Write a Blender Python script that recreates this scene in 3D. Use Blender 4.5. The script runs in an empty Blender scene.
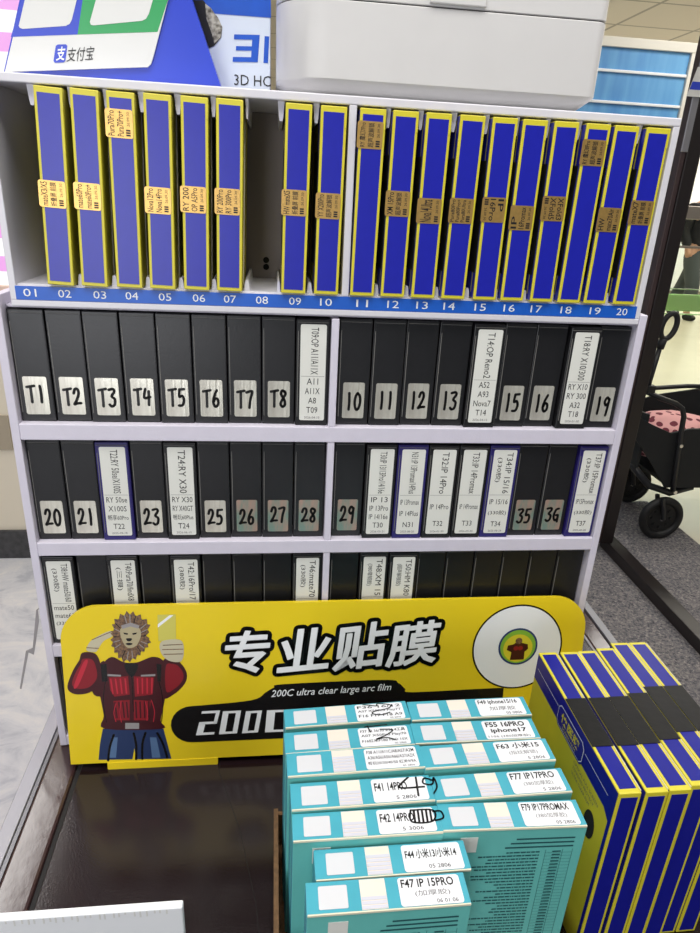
import bpy, bmesh, math, random
from mathutils import Vector, Matrix, Euler
random.seed(7)
SC = bpy.context.scene
COL = SC.collection
PI = math.pi

# ------------------------------------------------------------------ materials
def srgb(r, g, b):
    f = lambda c: (c/255/12.92 if c/255 <= .04045 else ((c/255+.055)/1.055)**2.4)
    return (f(r), f(g), f(b), 1)
MATS = {}
def mat(name, col, rough=.5, metal=0, spec=.5, noise=0, nscale=40, bump=0, bscale=200, coat=0, stretch=None, col2=None, emit=None, estr=0, alpha=None, trans=0):
    if name in MATS: return MATS[name]
    m = bpy.data.materials.new(name); m.use_nodes = True
    nt = m.node_tree; b = nt.nodes['Principled BSDF']
    c = srgb(*col)
    b.inputs['Base Color'].default_value = c
    b.inputs['Roughness'].default_value = rough
    b.inputs['Metallic'].default_value = metal
    b.inputs['Specular IOR Level'].default_value = spec
    b.inputs['Coat Weight'].default_value = coat
    b.inputs['Transmission Weight'].default_value = trans
    if alpha is not None: b.inputs['Alpha'].default_value = alpha
    if emit:
        b.inputs['Emission Color'].default_value = srgb(*emit); b.inputs['Emission Strength'].default_value = estr
    co = nt.nodes.new('ShaderNodeTexCoord'); src = co.outputs['Object']
    if stretch:
        mp = nt.nodes.new('ShaderNodeMapping'); mp.inputs['Scale'].default_value = stretch
        nt.links.new(src, mp.inputs['Vector']); src = mp.outputs['Vector']
    if noise or col2:
        n = nt.nodes.new('ShaderNodeTexNoise'); n.inputs['Scale'].default_value = nscale; n.inputs['Detail'].default_value = 5
        nt.links.new(src, n.inputs['Vector'])
        r = nt.nodes.new('ShaderNodeValToRGB')
        r.color_ramp.elements[0].position = .35; r.color_ramp.elements[1].position = .65
        if col2: r.color_ramp.elements[0].color = c; r.color_ramp.elements[1].color = srgb(*col2)
        else:
            r.color_ramp.elements[0].color = tuple(x*(1-noise) for x in c[:3])+(1,)
            r.color_ramp.elements[1].color = tuple(min(1, x*(1+noise)) for x in c[:3])+(1,)
        nt.links.new(n.outputs['Fac'], r.inputs['Fac']); nt.links.new(r.outputs['Color'], b.inputs['Base Color'])
    if bump:
        n2 = nt.nodes.new('ShaderNodeTexNoise'); n2.inputs['Scale'].default_value = bscale; n2.inputs['Detail'].default_value = 3
        nt.links.new(src, n2.inputs['Vector'])
        bp = nt.nodes.new('ShaderNodeBump'); bp.inputs['Strength'].default_value = bump; bp.inputs['Distance'].default_value = .002
        nt.links.new(n2.outputs['Fac'], bp.inputs['Height']); nt.links.new(bp.outputs['Normal'], b.inputs['Normal'])
    MATS[name] = m
    return m

M = dict(
 shelf=mat('white_laminate', (214,209,222), .45, noise=.02, nscale=60, bump=.08, bscale=500),
 tray=mat('white_plastic', (216,214,220), .35, noise=.015),
 yellow=mat('yellow_card', (214,202,52), .4, noise=.04, nscale=30),
 blue=mat('blue_print', (24,30,164), .34, noise=.03, nscale=90, bump=.012, bscale=900),
 navy=mat('dark_blue_card', (40,32,104), .4),
 paper=mat('paper_edge', (222,216,190), .7),
 gold=mat('gold_foil', (206,166,96), .36, metal=.75, noise=.06, nscale=300, bump=.06, bscale=600),
 ink=mat('black_ink', (22,20,20), .5),
 marker=mat('black_marker', (10,9,9), .4),
 greyink=mat('grey_ink', (110,108,108), .6),
 black=mat('black_card', (27,27,29), .34, noise=.1, nscale=60, bump=.03, bscale=400),
 worn=mat('worn_card_edge', (120,118,114), .7),
 silver=mat('silver_foil', (236,230,216), .24, metal=.6, noise=.24, nscale=40, stretch=(3,3,.3), bump=.3, bscale=70),
 holo=mat('rainbow_foil', (112,150,138), .3, metal=.3, nscale=55, stretch=(2.2,2.2,.5), col2=(190,150,134)),
 label=mat('white_label', (226,226,218), .45),
 whitelabel=mat('white_sticker', (232,233,236), .4),
 strip=mat('blue_strip', (20,92,196), .4, noise=.03),
 white=mat('white_print', (238,240,242), .4),
 sign=mat('sign_yellow', (234,206,38), .2, noise=.02, nscale=12),
 signblack=mat('sign_black', (18,17,18), .25),
 machine=mat('machine_white', (210,208,206), .4, noise=.01),
 seam=mat('dark_seam', (70,66,66), .6),
 cblue=mat('card_blue', (52,74,196), .3), cgreen=mat('card_green', (52,160,92), .3), cwhite=mat('card_white', (222,222,218), .3),
 standblue=mat('stand_blue', (40,66,196), .32),
 boxblue=mat('box_blue', (20,84,190), .4, noise=.1, nscale=25),
 boxwhite=mat('box_white', (214,222,232), .4),
 goldblack=mat('speckled_print', (70,64,52), .5, nscale=260, col2=(196,190,170)),
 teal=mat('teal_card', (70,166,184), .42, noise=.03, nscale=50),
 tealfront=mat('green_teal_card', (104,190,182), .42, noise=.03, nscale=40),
 tealink=mat('dark_teal_ink', (26,84,88), .6),
 pane=mat('film_pane', (226,226,230), .3), sheet=mat('film_sheet', (206,206,216), .4),
 cream=mat('cream_card', (230,220,206), .6),
 kraft=mat('corrugated_card', (122,90,60), .85, noise=.2, nscale=200, bump=.3, bscale=300),
 tape=mat('black_tape', (16,16,17), .4, spec=.2, bump=.1, bscale=120),
 counter=mat('dark_brown_laminate', (30,19,21), .13, spec=.35, noise=.12, nscale=300, bump=.05, bscale=450),
 counterstrip=mat('brown_vinyl', (58,40,40), .14, bump=.06, bscale=60),
 alu=mat('aluminium', (150,150,156), .5, metal=.7), alud=mat('dark_metal_edge', (92,92,96), .35, metal=.8),
 gap=mat('black_gap', (8,7,8), .7),
 steel=mat('black_steel', (34,28,28), .35, bump=.05), steelside=mat('brown_steel', (70,56,56), .3),
 fabric=mat('black_fabric', (22,24,26), .75, bump=.3, bscale=80), rubber=mat('black_rubber', (24,24,25), .55),
 tube=mat('black_tube', (36,37,40), .3), chrome=mat('chrome', (220,220,222), .15, metal=1),
 pink=mat('pink_plush', (222,160,160), .9), spot=mat('dark_red_spot', (120,44,56), .9),
 wall=mat('cream_wall', (226,216,196), .6), tan=mat('tan_band', (168,156,136), .5), skirt=mat('dark_skirting', (62,62,64), .35, noise=.3, nscale=40),
 peach=mat('peach_frame', (236,206,190), .5), frame=mat('cream_frame', (226,222,210), .4),
 bluepanel=mat('blue_slat_panel', (74,140,204), .5, nscale=3, stretch=(4,1,.6), col2=(106,170,218)),
 rail=mat('steel_rail', (150,142,132), .3, metal=.6), greenfilm=mat('green_film', (142,186,120), .3, trans=1),
 jacket=mat('print_red', (134,22,34), .3), jackethi=mat('print_bright_red', (190,40,58), .3), jacketdk=mat('print_dark_red', (62,14,22), .3),
 jean=mat('print_blue', (34,52,92), .3), jeanhi=mat('print_light_blue', (84,112,150), .3),
 mane=mat('print_brown', (138,104,72), .3, nscale=500, col2=(78,60,52)), sticker=mat('grey_white_sticker', (212,213,216), .45), shadedblue=mat('shaded_blue_print', (20,25,136), .36, spec=.25, noise=.03, nscale=90), face=mat('print_beige', (176,164,130), .3), skin=mat('print_pale', (196,188,160), .3),  # tall boxes get the blue print darkened, shade put into the colour
 grey=mat('print_grey', (150,146,146), .3), filmprint=mat('print_film', (206,198,92), .3), badge=mat('print_green', (130,180,60), .3), badgeblue=mat('print_navy', (28,52,110), .3),
 cloth=mat('black_cloth', (24,24,30), .8), trouser=mat('grey_cloth', (70,76,78), .8), shoe=mat('dark_shoe', (30,30,30), .6), humanskin=mat('skin', (196,150,126), .6), hair=mat('dark_hair', (28,22,20), .6),
 orange=mat('orange_print', (220,120,60), .5), bluetab=mat('blue_tab', (60,70,180), .5), dark=mat('dark_hole', (14,14,14), .9),
)

# ------------------------------------------------------------------ geometry helpers
class MB:
    def __init__(s): s.v=[]; s.f=[]; s.m=[]
    def add(s, vs, fs, mi=0):
        o=len(s.v); s.v += [Vector(v) for v in vs]
        for f in fs: s.f.append([i+o for i in f]); s.m.append(mi)
        return s
    def box(s, x0,x1,y0,y1,z0,z1, mi=0, bev=0):
        if bev:
            bm=bmesh.new(); bmesh.ops.create_cube(bm, size=1)
            for v in bm.verts: v.co=Vector(((x0+x1)/2+v.co.x*(x1-x0), (y0+y1)/2+v.co.y*(y1-y0), (z0+z1)/2+v.co.z*(z1-z0)))
            bmesh.ops.bevel(bm, geom=bm.edges[:], offset=bev, segments=2, profile=.5, affect='EDGES')
            bm.verts.index_update()
            s.add([v.co.copy() for v in bm.verts], [[v.index for v in f.verts] for f in bm.faces], mi); bm.free(); return s
        return s.add([(x0,y0,z0),(x1,y0,z0),(x1,y1,z0),(x0,y1,z0),(x0,y0,z1),(x1,y0,z1),(x1,y1,z1),(x0,y1,z1)],
              [(0,3,2,1),(4,5,6,7),(0,1,5,4),(1,2,6,5),(2,3,7,6),(3,0,4,7)], mi)
    def poly(s, pts, fr, mi=0, lift=0):
        return s.add([fr(x,y,lift) for x,y in pts], [list(range(len(pts)))], mi)
    def prism(s, pts, fr, t0, t1, mi=0):
        n=len(pts)
        return s.add([fr(x,y,t0) for x,y in pts]+[fr(x,y,t1) for x,y in pts],
            [list(range(n)), list(range(2*n-1,n-1,-1))]+[[i,(i+1)%n,n+(i+1)%n,n+i] for i in range(n)], mi)
    def disc(s, cx,cy,r,fr,mi=0,lift=0,n=40,ry=None):
        ry=ry or r
        return s.poly([(cx+r*math.cos(2*PI*i/n), cy+ry*math.sin(2*PI*i/n)) for i in range(n)], fr, mi, lift)
    def ribbon(s, pts, w, fr, mi=0, lift=0):
        for (x,y) in pts: s.disc(x,y,w/2,fr,mi,lift,10)
        for (a,b),(c,d) in zip(pts,pts[1:]):
            l=math.hypot(c-a,d-b) or 1; nx,ny=-(d-b)/l*w/2,(c-a)/l*w/2
            s.poly([(a+nx,b+ny),(a-nx,b-ny),(c-nx,d-ny),(c+nx,d+ny)],fr,mi,lift)
        return s
    def tube(s, path, r, mi=0, n=10, closed=False):
        P=[Vector(p) for p in path]; rings=[]; o=len(s.v); up=None
        for i,p in enumerate(P):
            t=((P[(i+1)%len(P)] if (closed or i<len(P)-1) else P[i])-(P[i-1] if (closed or i>0) else P[i])).normalized()
            if up is None: up=t.orthogonal().normalized()
            up=(up-t*up.dot(t)).normalized(); bi=t.cross(up)
            rr=r[i] if isinstance(r,(list,tuple)) else r
            s.v += [p+rr*(math.cos(2*PI*k/n)*up+math.sin(2*PI*k/n)*bi) for k in range(n)]
        m=len(P)
        for i in range(m if closed else m-1):
            j=(i+1)%m
            for k in range(n): s.f.append([o+i*n+k,o+i*n+(k+1)%n,o+j*n+(k+1)%n,o+j*n+k]); s.m.append(mi)
        if not closed:
            s.f.append([o+k for k in range(n)][::-1]); s.m.append(mi); s.f.append([o+(m-1)*n+k for k in range(n)]); s.m.append(mi)
        return s
    def text(s, body, fr, x,y,w,h, mi=0, lift=0, bold=0, shear=0):
        vs,fs=glyphs(body,bold,shear)
        return s.add([fr(x+a*w,y+b*h,lift) for a,b in vs], fs, mi)
    def mesh(s, name, mats, smooth=False, recalc=True, angle=None):
        me=bpy.data.meshes.new(name); me.from_pydata([tuple(v) for v in s.v], [], s.f)
        for m in (mats if isinstance(mats,(list,tuple)) else [mats]): me.materials.append(m)
        for p,mi in zip(me.polygons,s.m): p.material_index=mi; p.use_smooth=smooth
        if recalc:
            bm=bmesh.new(); bm.from_mesh(me); bmesh.ops.recalc_face_normals(bm, faces=bm.faces[:]); bm.to_mesh(me); bm.free()
        me.update(); return me
GL={}
def glyphs(body, bold, shear):
    k=(body,bold,shear)
    if k in GL: return GL[k]
    c=bpy.data.curves.new('type','FONT'); c.body=body; c.size=1; c.offset=bold; c.shear=shear; c.resolution_u=2; c.fill_mode='FRONT'
    o=bpy.data.objects.new('type',c); COL.objects.link(o)
    me=bpy.data.meshes.new_from_object(o)
    xs=[v.co.x for v in me.vertices] or [0,1]; ys=[v.co.y for v in me.vertices] or [0,1]
    x0,x1,y0,y1=min(xs),max(xs),min(ys),max(ys)
    vs=[((v.co.x-x0)/((x1-x0) or 1),(v.co.y-y0)/((y1-y0) or 1)) for v in me.vertices]
    fs=[list(p.vertices) for p in me.polygons]
    bpy.data.objects.remove(o); bpy.data.curves.remove(c); bpy.data.meshes.remove(me)
    GL[k]=(vs,fs); return GL[k]
def frame(o, X, Y):
    o,X,Y=Vector(o),Vector(X),Vector(Y); N=X.cross(Y)
    return lambda x,y,l=0: o+X*x+Y*y+N*l
FRONT=lambda x=0,y=0,z=0: frame((x,y,z),(1,0,0),(0,0,1))          # faces -y, lift moves towards -y
def curve(pts, n=5, closed=False):
    m=len(pts); out=[]
    if m<3: return list(pts)
    for i in range(m if closed else m-1):
        g=lambda k: pts[k%m] if closed else pts[max(0,min(m-1,k))]
        a,b,c,d=g(i-1),g(i),g(i+1),g(i+2)
        for j in range(n):
            t=j/n
            out.append(tuple(.5*((2*b[k])+(-a[k]+c[k])*t+(2*a[k]-5*b[k]+4*c[k]-d[k])*t*t+(-a[k]+3*b[k]-3*c[k]+d[k])*t**3) for k in (0,1)))
    if not closed: out.append(pts[-1])
    return out
def rounded(x0,y0,x1,y1,r,n=6):
    out=[]
    for cx,cy,a in ((x1-r,y1-r,0),(x0+r,y1-r,90),(x0+r,y0+r,180),(x1-r,y0+r,270)):
        out+=[(cx+r*math.cos(math.radians(a+90*i/n)),cy+r*math.sin(math.radians(a+90*i/n))) for i in range(n+1)]
    return out
def link(name, me, parent=None):
    o=bpy.data.objects.new(name, me); COL.objects.link(o)
    if parent: o.parent=parent
    return o
def tag(o, label, cat, group=None, kind=None):
    if label: o['label']=label
    if cat: o['category']=cat
    if group: o['group']=group
    if kind: o['kind']=kind
    return o
def thing(name, label, cat, loc=(0,0,0), rot=(0,0,0), group=None):
    o=bpy.data.objects.new(name,None); COL.objects.link(o); o.location=loc; o.rotation_euler=rot
    o.empty_display_size=.02
    return tag(o,label,cat,group)
def part(name, mb, mats, parent, smooth=False, label=None, recalc=True):
    o=link(name, mb.mesh(name,mats,smooth,recalc), parent)
    if label: o['label']=label
    return o
def struct(name, mb, mats):
    o=link(name, mb.mesh(name,mats)); o['kind']='structure'; return o
def dup(root, loc, rot=None, label=None):
    r=root.copy(); COL.objects.link(r); r.location=loc
    if rot is not None: r.rotation_euler=rot
    if label: r['label']=label
    for ch in list(root.children):
        c=ch.copy(); COL.objects.link(c); c.parent=r
        for g in list(ch.children):
            d=g.copy(); COL.objects.link(d); d.parent=c
    return r
FIG={'mane':[(-0.2312,0.1777),(-0.228,0.1866),(-0.2191,0.194),(-0.2101,0.1945),(-0.2002,0.1884),(-0.1945,0.1793),(-0.1968,0.1678),(-0.1946,0.16),(-0.1995,0.1523),(-0.2055,0.1459),(-0.2127,0.1396),(-0.2219,0.1386),(-0.2283,0.1467),(-0.2323,0.1572),(-0.2326,0.1675)],'face':[(-0.2233,0.1775),(-0.213,0.1803),(-0.2041,0.177),(-0.2027,0.168),(-0.2068,0.1577),(-0.2116,0.154),(-0.217,0.1536),(-0.2209,0.1582),(-0.2242,0.1686)],'eyeL':[(-0.2211,0.1723),(-0.2162,0.1712),(-0.2167,0.1694),(-0.2203,0.1703)],'eyeR':[(-0.2117,0.1711),(-0.2066,0.1719),(-0.2076,0.1699),(-0.2113,0.1692)],'nose':[(-0.2183,0.1651),(-0.2124,0.1649),(-0.2139,0.1618),(-0.2171,0.1619)],'mouth':[(-0.2195,0.1586),(-0.2156,0.1598),(-0.2118,0.1584),(-0.2158,0.1567)],'brow':[(-0.2232,0.1806),(-0.2129,0.1839),(-0.2036,0.1801),(-0.2051,0.1765),(-0.2131,0.1793),(-0.2218,0.1765)],'sleeveL':[(-0.2654,0.1492),(-0.252,0.1475),(-0.2472,0.1342),(-0.2471,0.1157),(-0.2582,0.1015),(-0.2721,0.0981),(-0.281,0.1011),(-0.2839,0.1092),(-0.277,0.1274),(-0.2694,0.1402)],'sleeveLhi':[(-0.2651,0.1375),(-0.2606,0.1373),(-0.2726,0.1088),(-0.2771,0.1089)],'handL':[(-0.2606,0.155),(-0.2544,0.1643),(-0.2393,0.1729),(-0.2325,0.1739),(-0.2317,0.1688),(-0.2421,0.1627),(-0.2483,0.1538),(-0.2519,0.1495),(-0.2597,0.1508)],'torso':[(-0.2353,0.143),(-0.222,0.136),(-0.2083,0.1355),(-0.1919,0.1416),(-0.1805,0.1372),(-0.1753,0.1211),(-0.18,0.0888),(-0.1857,0.0616),(-0.1849,0.0504),(-0.2472,0.0534),(-0.2474,0.0699),(-0.2496,0.0918),(-0.251,0.1079),(-0.2462,0.1316)],'armL':[(-0.2483,0.1343),(-0.2415,0.134),(-0.247,0.097),(-0.2582,0.1015)],'sleeveR':[(-0.1811,0.1346),(-0.1712,0.1382),(-0.1621,0.1339),(-0.155,0.1203),(-0.1577,0.107),(-0.1704,0.0939),(-0.1822,0.0917)],'handR':[(-0.1809,0.1603),(-0.1612,0.1616),(-0.1574,0.1497),(-0.1609,0.1352),(-0.1748,0.137),(-0.1825,0.1478)],'f1':[(-0.1799,0.1561),(-0.1586,0.1565),(-0.1586,0.1555),(-0.1799,0.1551)],'f2':[(-0.1805,0.1509),(-0.1579,0.1507),(-0.1579,0.1497),(-0.1806,0.1499)],'f3':[(-0.1793,0.1451),(-0.1585,0.1449),(-0.1585,0.1439),(-0.1794,0.144)],'film':[(-0.1842,0.1923),(-0.1649,0.1924),(-0.1654,0.1614),(-0.1809,0.1603),(-0.1843,0.1609)],'filmhi':[(-0.1842,0.1811),(-0.1713,0.1915),(-0.1672,0.1914),(-0.1844,0.177)],'chestL':[(-0.2394,0.1181),(-0.2187,0.1187),(-0.218,0.0958),(-0.2345,0.0938),(-0.2387,0.1021)],'chestR':[(-0.2125,0.1184),(-0.1906,0.1163),(-0.1933,0.0948),(-0.2125,0.0929)],'abL':[(-0.236,0.0885),(-0.2185,0.0891),(-0.2198,0.0631),(-0.2345,0.0638)],'abR':[(-0.2139,0.0889),(-0.1953,0.0868),(-0.1994,0.0622),(-0.2151,0.0629)],'stripeL':[(-0.2405,0.1224),(-0.2262,0.1208),(-0.2263,0.1187),(-0.2407,0.1198)],'stripeR':[(-0.2048,0.12),(-0.1893,0.1205),(-0.1894,0.1179),(-0.2049,0.1179)],'strapL':[(-0.2472,0.1342),(-0.2408,0.1351),(-0.241,0.1134),(-0.2468,0.1131)],'strapR':[(-0.1876,0.1332),(-0.1821,0.132),(-0.1838,0.1107),(-0.1873,0.1113)],'shirt':[(-0.2221,0.1334),(-0.2073,0.1328),(-0.2149,0.1172)],'belt':[(-0.2474,0.0617),(-0.1853,0.0588),(-0.1851,0.0504),(-0.2474,0.0534)],'buckle':[(-0.2246,0.0601),(-0.2094,0.0593),(-0.2097,0.0516),(-0.225,0.0523)],'jeans':[(-0.2495,0.0535),(-0.183,0.0503),(-0.1755,0.0102),(-0.2151,0.0118),(-0.2163,0.0266),(-0.2191,0.012),(-0.2565,0.0132),(-0.2537,0.0342)],'jeanhiL':[(-0.2408,0.042),(-0.2338,0.0416),(-0.2371,0.015),(-0.2446,0.0154)],'jeanhiR':[(-0.1984,0.0398),(-0.1913,0.0395),(-0.1875,0.0123),(-0.1971,0.0128)]}
SIGN_TH=0.14794943530745586
CORN=[(-0.2873,0.1649),(-0.2869,0.0105),(-0.2862,0.1791),(-0.2774,0.1953),(-0.2646,0.2014),(-0.2439,0.2027),(0.2484,0.2002),(0.2757,0.1946),(0.2974,0.1774),(0.3074,0.1564),(0.3114,0.1339)]
BANNER=[(-0.1539,0.0311),(-0.1672,0.0371),(-0.1745,0.0545),(-0.1673,0.0723),(-0.1527,0.0781),(-0.083,0.0829),(-0.0671,0.0926),(-0.058,0.0987),(-0.0455,0.1021),(0.0693,0.1028),(0.0862,0.0969),(0.0949,0.0887),(0.1024,0.0844),(0.1737,0.0855),(0.2151,0.0359),(0.2099,0.0236)]
CHARS=[[(-0.1144,0.1707),(-0.0583,0.1729),(-0.1119,0.1161),(-0.0626,0.1181)],[(-0.0516,0.1702),(0.0056,0.1736),(-0.0513,0.1164),(0.0069,0.1207)],[(0.0101,0.1747),(0.0683,0.1782),(0.0117,0.1154),(0.0709,0.121)],[(0.0707,0.1744),(0.1309,0.1803),(0.0733,0.1183),(0.1323,0.1241)]]
CIRC=[(0.2213,0.1933),(0.2316,0.0873),(0.1735,0.1422),(0.2793,0.1415),(0.2263,0.1418)]
SUB=[(-0.0614,0.095),(0.0778,0.0986),(-0.0614,0.0833),(0.0784,0.0867)]
DIG=[[(-0.1394,0.0711),(-0.1226,0.0703),(-0.1469,0.04),(-0.1265,0.0403)],[(-0.1159,0.07),(-0.0967,0.0692),(-0.1209,0.0401),(-0.1003,0.0404)],[(-0.0899,0.0689),(-0.0716,0.0681),(-0.0946,0.0401),(-0.0762,0.0405)],[(-0.0659,0.0691),(-0.0372,0.0692),(-0.0682,0.0401),(-0.0392,0.04)]]
TAB=[(-0.2477,0.0043),(-0.1227,0.0012),(-0.2469,-0.0011),(-0.1227,-0.0042)]
CARD=[(-0.2813,0.3141),(-0.1655,0.325),(-0.1629,0.3274),(-0.161,0.3318),(-0.1464,0.3736),(-0.2611,0.3654)]
CBLUE=[(-0.273,0.3393),(-0.2203,0.3445),(-0.2138,0.3688),(-0.2611,0.3654)]
CGREEN=[(-0.2203,0.3445),(-0.1561,0.3507),(-0.1464,0.3736),(-0.2138,0.3688)]
CQ=[[(-0.2657,0.3474),(-0.2651,0.3461),(-0.2628,0.3455),(-0.2289,0.3499),(-0.2256,0.3516),(-0.2237,0.3544),(-0.2183,0.3685),(-0.2586,0.3656)],[(-0.2096,0.354),(-0.209,0.352),(-0.2067,0.3518),(-0.1681,0.3576),(-0.1648,0.3592),(-0.1622,0.3629),(-0.1583,0.3728),(-0.2034,0.3695)]]
CLOGO=[(-0.2384,0.3353),(-0.2367,0.3364),(-0.2303,0.337),(-0.2292,0.3359),(-0.232,0.3251),(-0.2334,0.3239),(-0.2406,0.3231),(-0.2415,0.3245)]
CTXT=[(-0.2286,0.3346),(-0.2081,0.337),(-0.2313,0.3244),(-0.2099,0.3272)]
CLT=[(-0.2369,0.3347),(-0.2305,0.3354),(-0.2396,0.3246),(-0.2328,0.3254)]
B3=[[(-0.0951,0.3589),(-0.0726,0.3596),(-0.0969,0.338),(-0.0747,0.3391)],[(-0.0686,0.3594),(-0.063,0.3594),(-0.0697,0.3389),(-0.0632,0.3392)],[(-0.0957,0.3284),(-0.0626,0.3287),(-0.0958,0.32),(-0.0632,0.3206)]]
BPIC=[[(-0.1314,0.3815),(-0.1212,0.3823),(-0.1165,0.3777),(-0.1089,0.3707),(-0.1052,0.3634),(-0.1064,0.3556),(-0.1125,0.3492),(-0.1169,0.3472),(-0.1204,0.3495),(-0.1257,0.3653)],[(-0.1193,0.3799),(-0.1146,0.377),(-0.108,0.3691),(-0.1052,0.3634),(-0.107,0.3556),(-0.1125,0.3509),(-0.1142,0.3577),(-0.1187,0.3692)]]
BLINE=[(-0.1108,0.3731),(-0.0631,0.3734)]
ZC=-.388          # counter top
ZF=-1.15          # floor
# ------------------------------------------------------------------ film rack: upper tray
UX0,UX1,UD=-.2925,.3014,.112
UZ0,UZT=.1276,.311
tray=thing('display_tray','white plastic upper tray with twenty numbered slots and blue number strip','display rack',(.005,0,UZ0))
def tp(name,mb,m='tray',**k): return part(name,mb,M[m] if isinstance(m,str) else m,tray,**k)
def L(x): return x-.005
def bx(x0,x1,y0,y1,z0,z1,bev=.0006): return MB().box(L(x0),L(x1),y0,y1,z0-UZ0,z1-UZ0,bev=bev)
tp('top_panel',bx(UX0,UX1,0,UD,.3040,UZT,.001))
tp('side_panel',bx(UX0,UX0+.0058,.0003,UD,.1335,.3040))
tp('side_panel',bx(UX1-.0062,UX1,.0003,UD,.1335,.3040))
tp('divider',bx(.0032,.0098,.0003,UD-.003,.1458,.3040))
tp('floor_panel',bx(UX0,UX1,.0,UD,UZ0,.1335,.001))
tp('front_lip',bx(UX0+.0058,UX1-.0062,.0006,.004,.1335,.1458,.0003))
tp('slot_floor',bx(UX0+.0058,UX1-.0062,.004,UD-.003,.1440,.1470,.0005))
tp('back_panel',bx(UX0+.0058,UX1-.0062,UD-.003,UD,.1335,.3040),mat('shade_toned_panel',(150,140,134),.6))  # panel colour greyed to stand in for shade inside the empty slot
ns=MB().box(L(-.2875),L(.2966),0.0,.0006,.1337-UZ0,.1456-UZ0)
strip=tp('number_strip',ns,'strip')
NUMS=[-0.2753,-0.2456,-0.2153,-0.1873,-0.1581,-0.1278,-0.0998,-0.0706,-0.0401,-0.0112,0.0229,0.0525,0.0805,0.1069,0.1375,0.1663,0.1935,0.2239,0.2537,0.2816]
for i,x in enumerate(NUMS):
    part('numeral',MB().text('%02d'%(i+1),FRONT(),L(x)-.0056,.1366-UZ0,.0112,.0068,0,.0002),M['white'],strip,recalc=False)
# comb ribs between the slots
def rib_bm(zt,down,h,w):
    d=MB(); s=-1 if down else 1
    pts=[(-w*.62,0),(-w*.42,s*h*.72),(-w*.28,s*h),(w*.28,s*h),(w*.42,s*h*.72),(w*.62,0)]
    d.prism(pts,FRONT(0,.006,zt),0,-.098); return d.mesh('slot_rib',M['tray'])
rt=rib_bm(0,True,.0150,.0046); rb=rib_bm(0,False,.0095,.0042)
CX=[-.2705,-.2433,-.2143,-.1859,-.1567,-.1270,-.0983,-.0695,-.0407,-.0111,.0227,.0513,.0796,.1092,.1397,.1665,.1957,.2239,.2503,.2806]
BC={2:(-.2471,.0076),3:(-.2181,.0064),4:(-.1881,.0043),5:(-.1591,.0046),6:(-.1292,.0042),7:(-.0999,.0035),9:(-.0420,.0027),10:(-.0117,.0018),11:(.0218,.0015),12:(.0506,.001),13:(.0796,.0007),14:(.1087,.0013),15:(.1397,-.0007),16:(.1669,-.0005),17:(.1958,-.0013),18:(.2236,.0003),19:(.2503,.0004),20:(.2807,-.0001)}
CX2=[[BC.get(k,(CX[k-1],0))[0]+(BC.get(k,(0,0))[1] if t else 0) for k in range(1,21)] for t in (0,1)]
for i in range(19):
    if i==9: continue
    mx=(CX[i]+CX[i+1])/2
    for me,z,k_ in ((rt,.3040,1),(rb,.1470,0)):
        g_=(CX2[k_][i+1]-CX2[k_][i])-.0222-.0007-.0012; mx=(CX2[k_][i]+CX2[k_][i+1])/2+.0003
        o=link('slot_rib',me,tray); o.location=(L(mx),0,z-UZ0); o.scale=(min(1,g_/(.0046*1.24 if k_ else .0042*1.24)),1,1)
        if i==0: o.location.x-=.001
hb=MB()
for zz in (.1585,.1655): hb.disc(L(-.068),zz-UZ0,.0032,FRONT(0,UD-.0032,0),0,0,16)
tp('screw_hole',hb,'dark')

# ------------------------------------------------------------------ yellow and blue film boxes in the tray
FW,FH,FDp=.0222,.1545,.094
def film_mesh():
    d={}
    d['carton']=MB().box(-FW/2,FW/2,0,FDp,0,FH,bev=.0006).mesh('carton',M['yellow'])
    d['spine']=MB().prism([(-.0087,.0032),(.0087,.0032),(.0087,FH-.0046),(-.0087,FH-.0046)],FRONT(0,0,0),-.0001,.00025).mesh('spine_panel',M['blue'])
    f=frame((-FW/2,0,0),(0,-1,0),(0,0,1))      # left cheek, x runs towards the front
    b=MB()
    b.poly([(-.03,0.001),(-.0015,.001),(-.0015,FH-.001),(-.03,FH-.001)],f,0,.00012)
    b.poly([(-.0115,.006),(-.0095,.006),(-.0095,FH-.004),(-.0115,FH-.004)],f,1,.0002)
    d['cheek']=b.mesh('side_print',[M['blue'],M['yellow']],recalc=False)
    d['patch']=MB().prism([(-.06,.024),(-.0035,.024),(-.0035,FH-.034),(-.06,FH-.034)],f,.0,.0004).mesh('black_patch',M['black'])
    d['edge']=MB().box(FW/2-.0002,FW/2+.0009,.026,.028,.0015,FH-.004).mesh('paper_edge',M['paper'])
    d['flap']=MB().prism([(.0092,FH-.016),(.0109,FH-.016),(.0109,FH-.0006),(.0092,FH-.0006)],FRONT(),0,.0003).mesh('tuck_flap',M['yellow'])
    return d
FM=film_mesh()
UP=((0,0,1),(-1,0,0)); DN=((0,0,-1),(1,0,0))
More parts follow.
